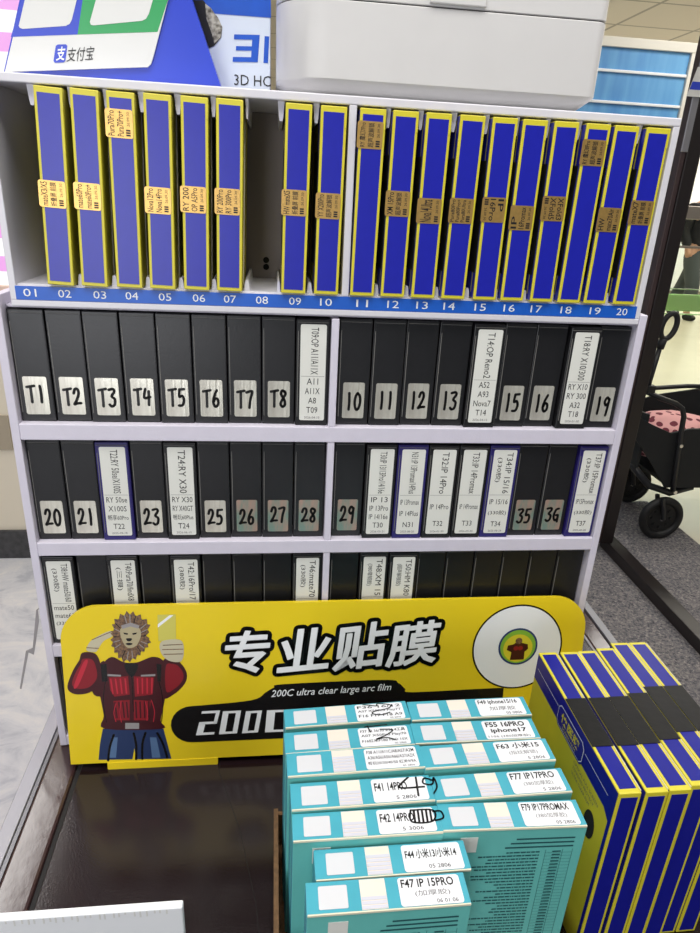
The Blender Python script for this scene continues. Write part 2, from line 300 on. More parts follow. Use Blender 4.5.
def gold(parent, zc, lines, down=False, w=.0220, h=.0212, dx=-.001):
    f=FRONT()
    mb=MB().prism(rounded(dx-w/2,zc-h/2,dx+w/2,zc+h/2,.002),f,.0004,.00055)
    st=part('price_sticker',mb,M['gold'],parent)
    X,Y=DN if down else UP
    fr=frame((dx,0,zc),X,Y); p=MB(); n=len(lines)
    cw=[.62]*n; tot=w*.66; step=tot/max(n,1)
    for i,t in enumerate(lines):
        yy=w*.46-step*(i+1)+step*.12
        big = len(t)<=4
        p.text(t,fr,-h*.44,yy,h*(.88 if len(t)>4 else .5),step*.72,0,.00062,.01)
    for k in range(3): p.poly([(-h*.42+k*h*.085,-w*.40),(-h*.42+k*h*.085+h*.06,-w*.40),(-h*.42+k*h*.085+h*.06,-w*.24),(-h*.42+k*h*.085,-w*.24)],fr,0,.00062)
    p.text('26.09.30',fr,-h*.08,-w*.38,h*.5,w*.10,0,.00062)
    part('printing',p,M['ink'],st,recalc=False)
    return st
FILM={2:('mateX3/X5','折叠屏 前膜'),3:('mate60Pro','mate60Pro+'),4:('Pura70Pro','Pura70Pro+'),5:('Nova12Pro','Nova14Pro'),6:('RY 200','OP A5Pro'),7:('RY 200Pro','RY 300Pro'),
 9:('HW mateX5','折叠屏 前膜'),10:('YY X200Pro','超声波解锁'),11:('RY 魔幻7Pro','超声波解锁'),12:('XM 15Pro','超声波解锁'),13:('Nova14Ultra',),14:('Pura80Pro','Pura80Pro+','Pura80Ultra'),
 15:('IP','16Pro'),16:('IP','16Promax'),17:('XFold3','XFold5'),18:('RY 魔幻8Pro','超声波解锁'),19:('HW','mate70Air'),20:('mateX7','折叠屏 前膜')}
BC={2:(-.2471,.0076),3:(-.2181,.0064),4:(-.1881,.0043),5:(-.1591,.0046),6:(-.1292,.0042),7:(-.0999,.0035),9:(-.0420,.0027),10:(-.0117,.0018),11:(.0218,.0015),12:(.0506,.001),13:(.0796,.0007),14:(.1087,.0013),15:(.1397,-.0007),16:(.1669,-.0005),17:(.1958,-.0013),18:(.2236,.0003),19:(.2503,.0004),20:(.2807,-.0001)}
ZST={4:.1311,11:.1342,18:.1312}
ADJ={2: 0.0745, 3: 0.0741, 5: 0.0737, 6: 0.0758, 7: 0.0756, 9: 0.0774, 10: 0.0762, 12: 0.081, 13: 0.0763, 14: 0.0776, 15: 0.0799, 16: 0.0742, 17: 0.0834, 19: 0.0763, 20: 0.0837}
for k,(x,ln) in BC.items():
    hi=' high on its spine' if k in ZST else ''
    r=thing('film_box','blue and yellow film box above strip number %02d, gold sticker%s'%(k,hi or ' near mid height'),'film box',(x,-.003+random.uniform(-.0008,.0008),.1474+.0112*abs(ln)/.155),(0,math.atan(ln/.155),0),'blue and yellow film boxes in the upper tray')
    for nme,key in (('carton','carton'),('spine_panel','spine'),('side_print','cheek'),('black_patch','patch'),('paper_edge','edge'),('tuck_flap','flap')): link(nme,FM[key],r)
    gold(r, ZST.get(k,ADJ.get(k,.06)), FILM[k], down=k in (15,17), dx=-.0018)

# ------------------------------------------------------------------ lower rack
rack=thing('storage_rack','white laminate pigeonhole rack under the numbered tray, holding black boxes','rack',(0,0,ZC))
RD=.125
def rp(name,x0,x1,y0,y1,z0,z1): return part(name,MB().box(x0,x1,y0,y1,z0-ZC,z1-ZC,bev=.0008),M['shelf'],rack)
rp('side_panel',-.31,-.302,0,RD,ZC+.0006,.1372)
rp('side_panel',.302,.31,0,RD,ZC+.0006,.1372)
for z0,z1 in ((-.3866,-.372),(-.258,-.2425),(-.1289,-.1135),(0,.0162)): rp('shelf_board',-.302,.302,0,RD-.004,z0,z1)
rp('top_board',-.302,.302,.012,RD-.004,.1246,.1274)
for z0,z1 in ((-.372,-.258),(-.2425,-.1289),(-.1135,0),(.0162,.1246)): rp('divider',-.0048,.0024,.0006,RD-.004,z0,z1)
rp('back_panel',-.302,.302,RD-.004,RD,-.3866,.1274)

# ------------------------------------------------------------------ black film boxes
BW,BD=.0320,.105
def black_meshes(h, m):
    d={}
    mb=MB().box(-BW/2,BW/2,0,BD,0,h,bev=.0007)
    d['carton']=mb.mesh('carton',m)
    d['flap']=MB().prism([(-BW/2+.0022,.0085),(BW/2-.0012,.0085),(BW/2-.0012,h-.0035),(-BW/2+.0022,h-.0035)],FRONT(),0,.0005).mesh('front_flap',m)
    d['edge']=MB().box(-BW/2+.0015,-BW/2+.0021,-.00045,0,.009,h-.011).mesh('worn_edge',M['worn'])
    d['foot']=MB().box(-BW/2+.0012,BW/2-.0012,-.0003,0,h-.0030,h-.0026).mesh('fold_line',M['worn'])
    return d
BM={}
STROKE={'0':[[(.5,1),(.2,.8),(.1,.4),(.3,.03),(.65,.05),(.9,.45),(.8,.85),(.45,1)]],'1':[[(.5,1),(.55,.5),(.5,0)]],'2':[[(.1,.72),(.3,.97),(.65,.97),(.75,.7),(.4,.3),(.05,.05),(.4,.1),(.95,.12)]],
'3':[[(.12,.95),(.7,1),(.85,.85),(.45,.58),(.85,.42),(.75,.1),(.35,0),(.1,.1)]],'4':[[(.3,1),(.1,.45),(.9,.5)],[(.75,.85),(.68,0)]],'5':[[(.25,.98),(.2,.55),(.6,.6),(.82,.35),(.6,.05),(.1,.02)],[(.25,.97),(.9,1)]],
'6':[[(.65,1),(.25,.6),(.12,.25),(.4,0),(.8,.15),(.75,.45),(.4,.5),(.18,.3)]],'7':[[(.05,.9),(.85,.97),(.6,.5),(.45,0)]],'8':[[(.75,.9),(.4,1),(.2,.78),(.7,.4),(.75,.1),(.4,0),(.15,.2),(.55,.55),(.85,.8),(.7,.95)]],
'9':[[(.8,.85),(.45,1),(.15,.75),(.4,.52),(.78,.7),(.82,.9),(.75,.4),(.65,-.1)]],'T':[[(.0,.92),(1,1)],[(.5,.95),(.48,.0)]],'G':[[(.8,.95),(.35,.85),(.12,.4),(.4,.05),(.8,.2),(.82,.45),(.5,.45)],[(.82,.45),(.85,-.05)]]}
def handwriting(txt, cx, cz, w, h, fr, mi=0, lift=0, mb=None, sw=.0027):
    mb=mb or MB(); n=len(txt); cw=w/n
    for i,c in enumerate(txt):
        for st in STROKE[c]:
            mb.ribbon([(cx-w/2+cw*i+cw*(.08+.8*x),cz-h/2+h*y) for x,y in curve(st,4)],sw,fr,mi,lift)
    return mb
def number_sticker(root, txt, foil):
    f=FRONT()
    st=part('foil_sticker',MB().prism(rounded(-.0104,.0072,.0114,.0445,.0018),f,.0005,.0007),foil,root)
    w=.014 if len(txt)==2 else .008
    part('handwritten_number',handwriting(txt,.0006,random.uniform(.0245,.0275),.0172,random.uniform(.016,.0185),f,0,.0008),M['marker'],st,recalc=False)
def label_sticker(root, head, rows, h, hw=.62):
    f=FRONT(); x0,x1,z0,z1=-.0120,.0130,.0055,h-.0045
    st=part('label_sticker',MB().prism(rounded(x0,z0,x1,z1,.0018),f,.0005,.0007),M['label'],root)
    p=MB(); n=len(rows); zs=z0+(z1-z0)*.47
    fr=frame((.0005,0,z1-.003),*DN)
    hl=z1-zs-.005
    if len(head)==1: p.text(head[0],fr,0,-.0022,hl,.0072,0,.0008)
    else:
        p.text(head[0],fr,0,.0022,hl,.0066,0,.0008); p.text(head[1],fr,hl*.12,-.0082,hl*.6,.0066,0,.0008)
    p.poly([(x0+.001,zs),(x1-.001,zs),(x1-.001,zs+.0003),(x0+.001,zs+.0003)],f,1,.0008)
    st_h=(zs-z0-.006)/max(n-1,1)
    for i,t in enumerate(rows[:-1]):
        zz=zs-st_h*(i+1)+st_h*.18; w=min(.0205,.0034*len(t)+.001)
        p.text(t,f,.0005-w/2,zz,w,min(st_h*.66,.0062),0,.0008)
    p.text(rows[-1],f,-.0072,z0+.0018,.0154,.0024,1,.0008)
    part('printing',p,[M['ink'],M['greyink']],st,recalc=False)
def black_box(x, y, z, h, label, num=None, foil=None, head=None, rows=None, blue=False, rz=0):
    key=(round(h,4),blue)
    if key not in BM: BM[key]=black_meshes(h, M['navy'] if blue else M['black'])
    d=BM[key]
    r=thing('film_box',label,'film box',(x,y,z),(0,0,rz),'black film boxes in the pigeonhole rack')
    link('carton',d['carton'],r); fl=link('front_flap',d['flap'],r); link('worn_edge',d['edge'],r); link('fold_line',d['foot'],r)
    if num: number_sticker(r,num,foil)
    if head: label_sticker(r,head,rows,h)
    return r
LXs=[-.2854+i*.03292 for i in range(9)]; RXs=[.0198+i*.0331 for i in range(9)]
S_,H_=M['silver'],M['holo']
row2=['T1','T2','T3','T4','T5','T6','T7','T8',(('T09:OP A11/A11X',),('A11','A11X','A8','T09','2026-04-10')),'10','11','12','13',(('T14:OP Reno2',),('A52','A93','Nova7','T14','2026-04-13')),'15','16',(('T18:RY X10/300',),('RY X10','RY 300','A32','T18','2026-01-30')),'19']
row3=['20','21',(('T22:RY 50se/X100S',),('RY 50se','X100S','畅享60Pro','T22','2025-09-18')),'23',(('T24:RY X30',),('RY X30','RY X40GT','畅玩60Plus','T24','2026-06-10')),'25','26','27','28',
 '29',(('T30:IP 13/13Pro/14/16e',),('IP 13','IP 13Pro','IP 14/16e','T30','2026-03-21')),(('N31:IP 13Promax/14Plus',),('IP 13Promax','IP 14Plus','N31','2025-08-20')),(('T32:IP 14Pro',),('IP 14Pro','T32','2026-01-30')),(('T33:IP 14Promax',),('IP 14Promax','T33','2026-03-30')),(('T34:IP 15/16','(330胶)'),('IP 15/16','(330胶)','T34','2025-08-28')),'35','3G',(('T37:IP 15Promax','(330胶)'),('IP15Promax','(330胶)','T37','2025-06-28'))]
row4=[(('T38:HW mate50/60','(330胶)'),('mate50','mate60','(330胶)','T38','2025-08-28')),None,(('T40:Pura70/findX8','(三摄)'),('Pura70','findX8','T40','2025-08-28')),None,(('T42:16Pro/17','(380胶)'),('16Pro','17','T42','2025-08-28')),None,None,None,(('T46:mate70','(330胶)'),('mate70','(330胶)','T46','2025-08-28')),
 None,(('T48:XM 15','(380增韧胶)'),('XM 15','T48','2025-08-28')),(('T50:HM K80','(超声解锁胶)'),('HM K80','T50','2025-08-28')),None,None,None,None,None,None]
NAVY={'T22','N31','T34','T37'}
ordw=['first','second','third','fourth','fifth','sixth','seventh','eighth','ninth']
def fill(row, z, h, rown, where):
    for i,e in enumerate(row):
        x=(LXs+RXs)[i] if i<9 else RXs[i-9]
        y=.009+random.uniform(-.0012,.0012); rz=random.uniform(-.006,.006)
        if e is None:
            side='left' if i<9 else 'right'
            lab='plain black film box in the %s, %s half, %s from left'%(where,side,ordw[i%9])
            black_box(x,y,z,h,lab,rz=rz)
        elif isinstance(e,str):
            foil=H_ if e in ('26','27','28','29','35','3G') else S_
            fn='iridescent' if foil is H_ else 'silver'
            black_box(x,y,z,h,'black film box with %s foil sticker hand-numbered %s'%(fn,e),num=e,foil=foil,rz=rz)
        else:
            head,rows=e; code=head[0].split(':')[0]; bl=code in NAVY
            black_box(x,y-.0045,z,h-.001,'%s film box with tall white label headed %s'%('dark blue' if bl else 'black',code),head=head,rows=rows,blue=bl,rz=rz)
fill(row2,.0164,.1072,2,'top row'); fill(row3,-.1133,.1105,3,'second row'); fill(row4,-.2423,.1105,4,'row just above yellow sign')
for i in range(1): black_box(LXs[i],.0095,-.3718,.1105,['plain black film box at the bottom left, half hidden behind the yellow sign','plain black film box on the bottom shelf behind the printed figure of the sign'][i])
# ------------------------------------------------------------------ yellow sign leaning on the rack
sign=thing('sign_board','yellow acrylic sign board leaning on the rack, with large black-outlined white Chinese headline','sign',(0,-.038,ZC),(-SIGN_TH,0,0))
def mirror_round(): 
    r=.04
    return [(-.2872,.0085)]+[(-.2872,.163)]+[(-.2872+r-r*math.cos(a),.1635+r*math.sin(a)) for a in [PI/2*i/10 for i in range(1,10)]]+[(-.247,.2033),(.268,.2033)]+[(.268+r*math.sin(a),.1633+r*math.cos(a)) for a in [PI/2*i/10 for i in range(1,10)]]+[(.308,.163),(.308,.0085)]
SF=FRONT()
sb=MB().prism(mirror_round(),SF,0,-.0045)
part('panel',sb,M['sign'],sign)
for x0,x1 in ((-.247,-.1227),(.06,.18)):
    part('foot_tab',MB().prism([(x0,.0005),(x0+.002,-.0004),(x1-.002,-.0004),(x1,.0005),(x1,.0086),(x0,.0086)],SF,.0006,-.0045),M['sign'],sign)
bpts=[(-.151+.0236*math.cos(math.radians(90+a)),.0545+.0236*math.sin(math.radians(90+a))) for a in range(180,-1,-15)]+curve([(-.140,.0785),(-.083,.0829),(-.0671,.0926),(-.058,.0982),(-.0455,.1021),(.0693,.1032),(.0862,.0985),(.0949,.0905),(.1024,.0856),(.1737,.0866)],5)+[(.215,.087),(.2151,.0309)]
part('banner',MB().prism(bpts,SF,.0002,.00035),M['signblack'],sign)
# headline: white characters inside a fat black outline
TTL=MB(); OUTL=MB()
for ch,c in zip('专业贴膜',CHARS):
    bl=Vector((c[2][0],c[2][1])); w=Vector(c[3])-bl; h=Vector(c[0])-bl
    bl+=w*-.02+h*.02; w*=.99; h*=.96
    w=Vector((w.x,w.y)); h=Vector((0,h.y))
    fr=frame((bl.x,0,bl.y),(w.x,0,w.y),(0,0,h.y))
    TTL.text(ch,lambda x,y,l=0,fr=fr:fr(x+.10*(y-.4),y,0)+Vector((0,-.0009,0)),0,0,1,1,0,0,.012)
    vs,fs=glyphs(ch,.012,0)
    for f_ in fs:
        pts=[fr(vs[i][0]+.10*(vs[i][1]-.4),vs[i][1],0) for i in f_]
        for k in range(len(pts)):
            a,b=pts[k],pts[(k+1)%len(pts)]; TTL.ribbon([(a.x,a.z),(b.x,b.z)],.0012,SF,0,.0008)
    # outline from discs along every glyph edge
    vs,fs=glyphs(ch,.012,0); R=.0054
    for f_ in fs:
        n=len(f_)
        pts=[fr(vs[i][0]+.10*(vs[i][1]-.4),vs[i][1],0) for i in f_]
        for k in range(n):
            a,b=pts[k],pts[(k+1)%n]
            OUTL.ribbon([(a.x,a.z),(b.x,b.z)],2*R,SF,0,.0005)
hd=part('headline_outline',OUTL,M['signblack'],sign,recalc=False)
part('headline',TTL,M['white'],hd,recalc=False)
# strapline and big techno figures
sub=MB(); a,b,c,d=[Vector(q) for q in SUB]
fr=frame((c.x,0,c.y),((d-c).x,0,(d-c).y),(0,0,(a-c).y)); sub.text('200C ultra clear large arc film',fr,0,0,1,1,0,0,.006,.25)
for v in sub.v: v.y-=.0006
part('strapline',sub,M['white'],sign,recalc=False)
dg=MB()
def seg(fr,pts): dg.poly(pts,fr)
for chs,q in zip('200C',DIG):
    a,b,c,d=[Vector(t) for t in q]
    X=((d-c).x,0,(d-c).y); Y=((a-c).x,0,(a-c).y)
    fr=frame((c.x,-.0006,c.y),X,Y); V=.33; H=.10
    R_=lambda x0,x1,y0,y1: dg.poly([(x0,y0),(x1,y0),(x1,y1),(x0,y1)],fr)
    if chs=='2': R_(0,1,1-H,1); R_(1-V*.6,1,.5,1-H); R_(0,1,.5-H/2,.5+H/2); R_(0,V*1.1,H,.5); R_(0,1,0,H)
    if chs=='0': R_(0,V,0,1); R_(1-V*.8,1,0,1); R_(V,1-V*.8,1-H,1); R_(V,1-V*.8,0,H)
    if chs=='C': R_(0,V,0,1); R_(V,1,1-H,1); R_(V,1,0,H)
for v in dg.v: pass
part('large_figures',dg,M['white'],sign,recalc=False)
# round badge (plain disc, no code)
cx,cy=.2268,.1405
bd=MB().disc(cx,cy,.0548,SF,0,.0003,64).disc(cx,cy,.0528,SF,1,.0005,64)
disc=part('round_badge',bd,[M['signblack'],M['white']],sign,recalc=False)
em=MB().disc(cx+.0005,cy+.001,.0238,SF,0,.0007,48).disc(cx+.0005,cy+.001,.0215,SF,1,.0008,48).disc(cx+.0005,cy-.001,.0178,SF,2,.0009,48)
e=lambda pts,mi: em.poly([(cx+x*.001,cy+y*.001) for x,y in pts],SF,mi,.00105)
e([(-8,-16),(-7,-6),(-13,-3),(-12,3),(-6,4),(-3,6),(4,6),(8,5),(12,4),(13,-2),(9,-6),(9,-16)],3); em.disc(cx+.0008,cy+.0085,.0042,SF,4,.0011,20)
em.disc(cx-.002,cy-.001,.003,SF,5,.0011,14); em.disc(cx+.0035,cy-.001,.003,SF,5,.0011,14)
part('badge_emblem',em,[M['badgeblue'],M['badge'],M['yellow'],M['jacketdk'],M['mane'],M['jacket']],disc,recalc=False)
# printed figure
ill=MB(); CRV={'torso','sleeveL','sleeveR','handL','handR','face','armL','sleeveLhi','shirt','nose','mouth'}
P=lambda k,mi,l: ill.poly(curve(FIG[k],4,True) if k in CRV else FIG[k],SF,mi,l)
fm=[M['jacket'],M['jackethi'],M['jacketdk'],M['jean'],M['jeanhi'],M['mane'],M['face'],M['skin'],M['grey'],M['filmprint'],M['signblack'],M['white']]
P('jeans',3,.0003);ill.ribbon([FIG['handL'][1],FIG['handL'][3]],.0010,SF,5,.00034);ill.ribbon([FIG['handL'][0],FIG['handL'][6]],.0010,SF,5,.00034);P('jeanhiL',4,.00042);P('jeanhiR',4,.00042)
P('handL',7,.0003);P('sleeveL',2,.00036);P('sleeveLhi',1,.0005);P('armL',2,.00038);P('sleeveR',2,.00038)
P('torso',2,.00042)
for k in ('chestL','chestR','abL','abR'): P(k,0,.0005)
def shrink(k,s):
    pts=FIG[k]; mx=sum(x for x,_ in pts)/len(pts); my=sum(y for _,y in pts)/len(pts)
    return [(mx+(x-mx)*s,my+(y-my)*s) for x,y in pts]
def quilt(k,n,mi):
    pts=FIG[k]; xs=[p[0] for p in pts]; ys=[p[1] for p in pts]
    for i in range(n):
        x=min(xs)+(max(xs)-min(xs))*(i+.7)/(n+.4); ill.ribbon([(x,min(ys)+.004),(x+(x+.2115)*.06,max(ys)-.003)],.0017,SF,mi,.00056)
quilt('chestL',4,1); quilt('chestR',4,1); quilt('abL',4,2); quilt('abR',4,2)
for k in ('sleeveL','sleeveR'): ill.poly(curve(shrink(k,.72),4,True),SF,0,.00046)
P('strapL',10,.0006);P('strapR',10,.0006);P('stripeL',8,.0006);P('stripeR',8,.0006);P('shirt',10,.0006)
P('belt',2,.0006);P('buckle',8,.00066)
mp_=curve(FIG['mane'],3,True); mcx=sum(x for x,_ in mp_)/len(mp_); mcy=sum(y for _,y in mp_)/len(mp_)
rs=random.Random(3)
ill.poly([(mcx+(x-mcx)*(1.13 if i%2 else .93+.1*rs.random()),mcy+(y-mcy)*(1.10 if i%2 else .93)) for i,(x,y) in enumerate(mp_)],SF,5,.0006)
for i in range(0,len(mp_),2):
    x,y=mp_[i]; ill.ribbon([(mcx+(x-mcx)*.62,mcy+(y-mcy)*.62),(mcx+(x-mcx)*.95,mcy+(y-mcy)*.95)],.0009,SF,[8,10,5,8][i//2%4],.00063)
tx0=[p for p in FIG['torso']]; cxm=sum(x for x,_ in tx0)/len(tx0)
for dx,z0,z1,mi in ((0,.074,.135,10),(-.030,.060,.115,10),(.030,.060,.115,10),(-.020,.062,.085,1),(-.014,.060,.088,1),(.014,.062,.086,1),(.021,.060,.088,1)):
    ill.ribbon(curve([(cxm+dx,z0),(cxm+dx*1.08,(z0+z1)/2),(cxm+dx*.94,z1)],4),.0008,SF,mi,.00058)
for pts in ([(-.246,.012),(-.243,.03),(-.238,.045)],[(-.215,.012),(-.214,.03),(-.216,.046)],[(-.208,.012),(-.207,.032),(-.203,.046)],[(-.180,.012),(-.184,.03),(-.190,.045)]): ill.ribbon(curve(pts,4),.0026,SF,10,.00044)
P('face',6,.00066);P('brow',8,.0007);P('eyeL',10,.00075);P('eyeR',10,.00075);P('nose',10,.00075);P('mouth',10,.00075)
P('film',9,.0005);P('filmhi',11,.00056);P('handR',7,.0006)
for k in ('f1','f2','f3'): P(k,5,.00066)
part('printed_figure',ill,fm,sign,recalc=False)

# ------------------------------------------------------------------ counter
ct=thing('counter','dark brown glossy shop counter with silver edge rails under the white rack','counter',(.07,0,ZF))
cp=lambda n,b,m: part(n,b,M[m],ct)
CB=lambda x0,x1,y0,y1,z0,z1,bev=.0008: MB().box(x0-.07,x1-.07,y0,y1,z0-ZF,z1-ZF,bev=bev)
cp('counter_top',CB(-.2775,.4225,-.62,.50,ZC-.03,ZC),'counter')
cp('edge_strip',CB(-.318,-.2835,-.62,.50,ZC-.03,ZC-.0004,.003),'counterstrip')
cp('edge_strip',CB(.4285,.458,-.62,.50,ZC-.03,ZC-.0004,.003),'counterstrip')
cp('inner_rail',CB(.4235,.4280,-.62,.50,ZC-.03,ZC+.0004),'alu')
cp('joint_gap',CB(-.2832,-.2778,-.62,.50,ZC-.03,ZC-.004,0),'gap')
cp('edge_rail',CB(-.338,-.3225,-.62,.50,ZC-.035,ZC+.001),'alu'); cp('rail_channel',CB(-.3225,-.318,-.62,.50,ZC-.03,ZC-.001,0),'alud')
cp('edge_rail',CB(.4595,.472,-.62,.50,ZC-.035,ZC+.001),'alu')
sc=MB(); 
cp('rail_screw',MB().tube([(.447-.07,.243,ZC-ZF-.001),(.447-.07,.243,ZC-ZF+.003)],.0045,0,14),'chrome')
cp('cabinet_body',CB(-.31,.445,-.58,.47,ZF,ZC-.03,.002),'counter')
sm=MB(); sp=[(-.1206,.02),(-.1206,-.0498),(-.0931,-.1268),(-.0744,-.2073),(-.062,-.30),(-.055,-.60)]
sm.ribbon([(x-.07,y) for x,y in sp],.0006,frame((0,0,ZC-ZF+.0001),(1,0,0),(0,1,0)))
part('surface_seam',sm,M['gap'],ct,recalc=False)

# ------------------------------------------------------------------ cardboard tray and teal boxes
cz=ZC+.0005
kt=thing('cardboard_tray','shallow brown corrugated cardboard tray holding the teal boxes on the counter','tray',(.065,-.25,cz))
kx0,kx1,ky0,ky1=-.123,.1235,-.115,.105
part('base',MB().box(kx0,kx1,ky0,ky1,0,.003),M['kraft'],kt)
fs=frame((kx0,0,0),(0,1,0),(0,0,1))
for n_,x in enumerate((kx0,kx1-.004)):
    f=frame((x,0,0),(0,1,0),(0,0,1)); hh=1 if n_==0 else .35
    part('side_wall',MB().prism([(ky0,.003),(ky1,.003),(ky1,.045*hh),(ky1-.03,.085*hh),(ky0,.085*hh)],f,0,.004),M['kraft'],kt)
part('end_wall',MB().box(kx0+.004,kx1-.004,ky0,ky0+.004,.003,.025),M['kraft'],kt)
part('end_wall',MB().box(kx0+.004,kx1-.004,ky1-.004,ky1,.003,.045),M['kraft'],kt)
TW,TT=.113,.0235
TEAL=[ # cx, y of front edge, thickness, z top, yaw, lines, kind of scribble, label bit
 ('L1',.0078,-.1790,.0228,-.1985,2.6,('F36 16/12','A07 X50Pro Play7T','F16 F17 F18 A9'),'S','rearmost in left column, label scrawled over in black pen'),
 ('L2',.0075,-.2070,.0238,-.2000,2.1,('F37 32 36/30 S/30 4工具','A07 X50Pro Play70','F16红米F180 PRO 10X'),'S2','second from back in left column, pen scrawl on label'),
 ('L3',.0087,-.2355,.0240,-.1950,1.5,('F38 A11/A11C/A8/A57/A2M','A36/A56/A56/A66/A37/A2X','畅玩20/30/40/50 红米9/9A'),None,'third from back in left column, label in fine print'),
 ('L4',.0112,-.2628,.0248,-.2000,1.0,('F41 14PRO','5 2806'),'49','label F41 14PRO with a big pen 49'),
 ('L5',.0118,-.2875,.0235,-.2030,.2,('F42 14PRO','5 3006'),'block','label F42 14PRO with crossed-out pen blot'),
 ('L6',.0272,-.3125,.0238,-.2110,.3,('F44 小米13/小米14','05 2806'),None,'label F44, left column second from front'),
 ('L7',.0200,-.3373,.0232,-.2100,0,('F47 IP 15PRO','(加厚胶)','06 01 06'),None,'label F47 IP 15PRO, frontmost in left column'),
 ('R1',.1208,-.1785,.0240,-.1985,.6,('F49 iphone15/16','加厚胶','05 0806'),None,'label F49, rearmost of right column'),
 ('R2',.1187,-.2055,.0240,-.1990,0,('F55 16PRO','iphone17','1106 (380加厚胶)'),None,'label F55 16PRO, right column'),
 ('R3',.1205,-.2345,.0240,-.1950,1.2,('F63 小米15','(指纹解锁)','5 2806'),None,'label F63, middle of right column'),
 ('R4',.1240,-.2618,.0240,-.2000,1.0,('F77 IP17PRO','(380加厚胶)','5 2806'),None,'label F77 IP17PRO, right column'),
 ('R5',.1240,-.2880,.0240,-.2030,-1.6,('F79 IP17PROMAX','(380加厚胶)','05 2806'),None,'label F79, fine print on its front, in right column'),
]
TF=lambda h: frame((-TW/2,0,h),(1,0,0),(0,1,0))
def teal(code,cx,yf,t,zt,yaw,lines,scr,lab):
    z0=cz+.0032; h=zt-z0
    r=thing('screen_film_box','teal film box, '+lab,'film box',(cx,yf,z0),(0,0,math.radians(yaw)),'teal boxes in the cardboard tray')
    c=MB().box(-TW/2,TW/2,0,t,0,h,bev=.0007)
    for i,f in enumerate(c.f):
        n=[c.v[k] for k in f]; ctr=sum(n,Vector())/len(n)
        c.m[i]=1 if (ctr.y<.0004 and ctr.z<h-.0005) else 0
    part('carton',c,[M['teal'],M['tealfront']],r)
    f=TF(h)
    part('lid_edge',MB().box(-TW/2+.0006,TW/2-.0006,-.0004,.0006,h-.0012,h+.0004),M['paper'],r)
    part('blank_sticker',MB().prism(rounded(.0085,t*.14,.0285,t*.84,.001),f,.0001,.0003),M['sticker'],r)
    w=MB().poly([(.0375,.0012),(.0555,.0012),(.0555,t-.0008),(.0375,t-.0008)],f,0,.00012)
    win=part('window',w,M['cream'],r,recalc=False)
    sh=MB(); k=random.choice([3,4,5])
    for i in range(k):
        sh.box(.0378-TW/2,.0552-TW/2,.0016+i*t*.13,.0016+i*t*.13+t*.10,h+.00013,h+.0004)
    part('film_sheets',sh,M['sheet'],win)
    lb=part('label_sticker',MB().prism(rounded(.0645,t*.05,.1085,t*.93,.0022),f,.0002,.0004),M['whitelabel'],r)
    p=MB(); x0,x1=.0665,.1065; W=x1-x0
    if code in('L1','L2','L3'):
        for i,l in enumerate(lines): p.text(l,f,x0,t*(.70-.235*i),W,t*.145,0,.0005,.01)
        p.text('05 2806',f,x1-.012,t*.09,.010,t*.07,0,.0005)
    elif len(lines)==2:
        p.text(lines[0],f,x0,t*.46,W*(.96 if len(lines[0])>10 else .66),t*.32,0,.0005,.02); p.text(lines[1],f,x1-.024,t*.13,.016,t*.13,0,.0005)
    elif code=='R2':
        p.text(lines[0],f,x0+.001,t*.62,W*.9,t*.25,0,.0005,.03); p.text(lines[1],f,x0+.004,t*.30,W*.82,t*.25,0,.0005,.03); p.text(lines[2],f,x0,t*.10,W*.95,t*.13,0,.0005)
    else:
        p.text(lines[0],f,x0,t*.60,W*.94,t*.27,0,.0005,.02); p.text(lines[1],f,x0+W*.22,t*.31,W*.62,t*.20,1,.0005); p.text(lines[2],f,x1-.017,t*.10,.015,t*.12,0,.0005)
    part('printing',p,[M['ink'],M['greyink']],lb,recalc=False)
    if scr:
        s=MB(); rb=lambda pts,w=.0012: s.ribbon(curve([(x0+a*W,t*b) for a,b in pts],5),w,f,0,.0006)
        if scr=='S': rb([(.15,.92),(.3,.86),(.45,.80),(.5,.92),(.78,.80),(.7,.62),(.4,.52),(.32,.40),(.5,.30),(.72,.40)])
        if scr=='S2': rb([(.18,1.02),(.22,.72)]); rb([(.12,.98),(.62,1.03)]); rb([(.45,.82),(.72,.75),(.55,.52),(.32,.36),(.55,.40),(.74,.26)])
        if scr=='49': rb([(.72,.92),(.5,.55),(1.0,.52)],.0016); rb([(.88,.9),(.84,.2)],.0016); rb([(1.2,.75),(1.05,.85),(1.0,.65),(1.18,.6),(1.24,.85),(1.26,.5),(1.16,.25)],.0014)
        if scr=='block':
            for q in range(5): rb([(.68+.08*q,.82),(.66+.08*q,.40)],.0016)
            rb([(.62,.85),(.6,.42),(1.0,.40),(1.06,.8),(.62,.85)],.0014); rb([(1.05,.75),(1.2,.75),(1.22,.5),(1.05,.42)],.0014)
        part('pen_scrawl',s,M['marker'],lb,recalc=False)
    if code in('R5','L7','L5','L6'):
        g=FRONT(-TW/2,0,0); q=MB(); rnd=random.Random(len(lines)+ord(code[1]))
        for i in range(3): q.poly([(TW*.52-i*.004,h-.011-i*.0045),(TW*.93,h-.011-i*.0045),(TW*.93,h-.0125-i*.0045),(TW*.52-i*.004,h-.0125-i*.0045)],g,0,.0002)
        for i in range(34):
            zz=h-.027-i*.0036; x=TW*.70; x0_=TW*.18+rnd.random()*TW*.3
            while x>x0_:
                l=.001+rnd.random()*.004; q.poly([(x-l,zz),(x,zz),(x,zz+.0014),(x-l,zz+.0014)],g,0,.0002); x-=l+.0006
            q.poly([(TW*.74,zz-.0008),(TW*.93,zz-.0008),(TW*.93,zz-.0006),(TW*.74,zz-.0006)],g,0,.0002)
            q.poly([(TW*.79,zz),(TW*.85,zz),(TW*.85,zz+.0013),(TW*.79,zz+.0013)],g,0,.0002)
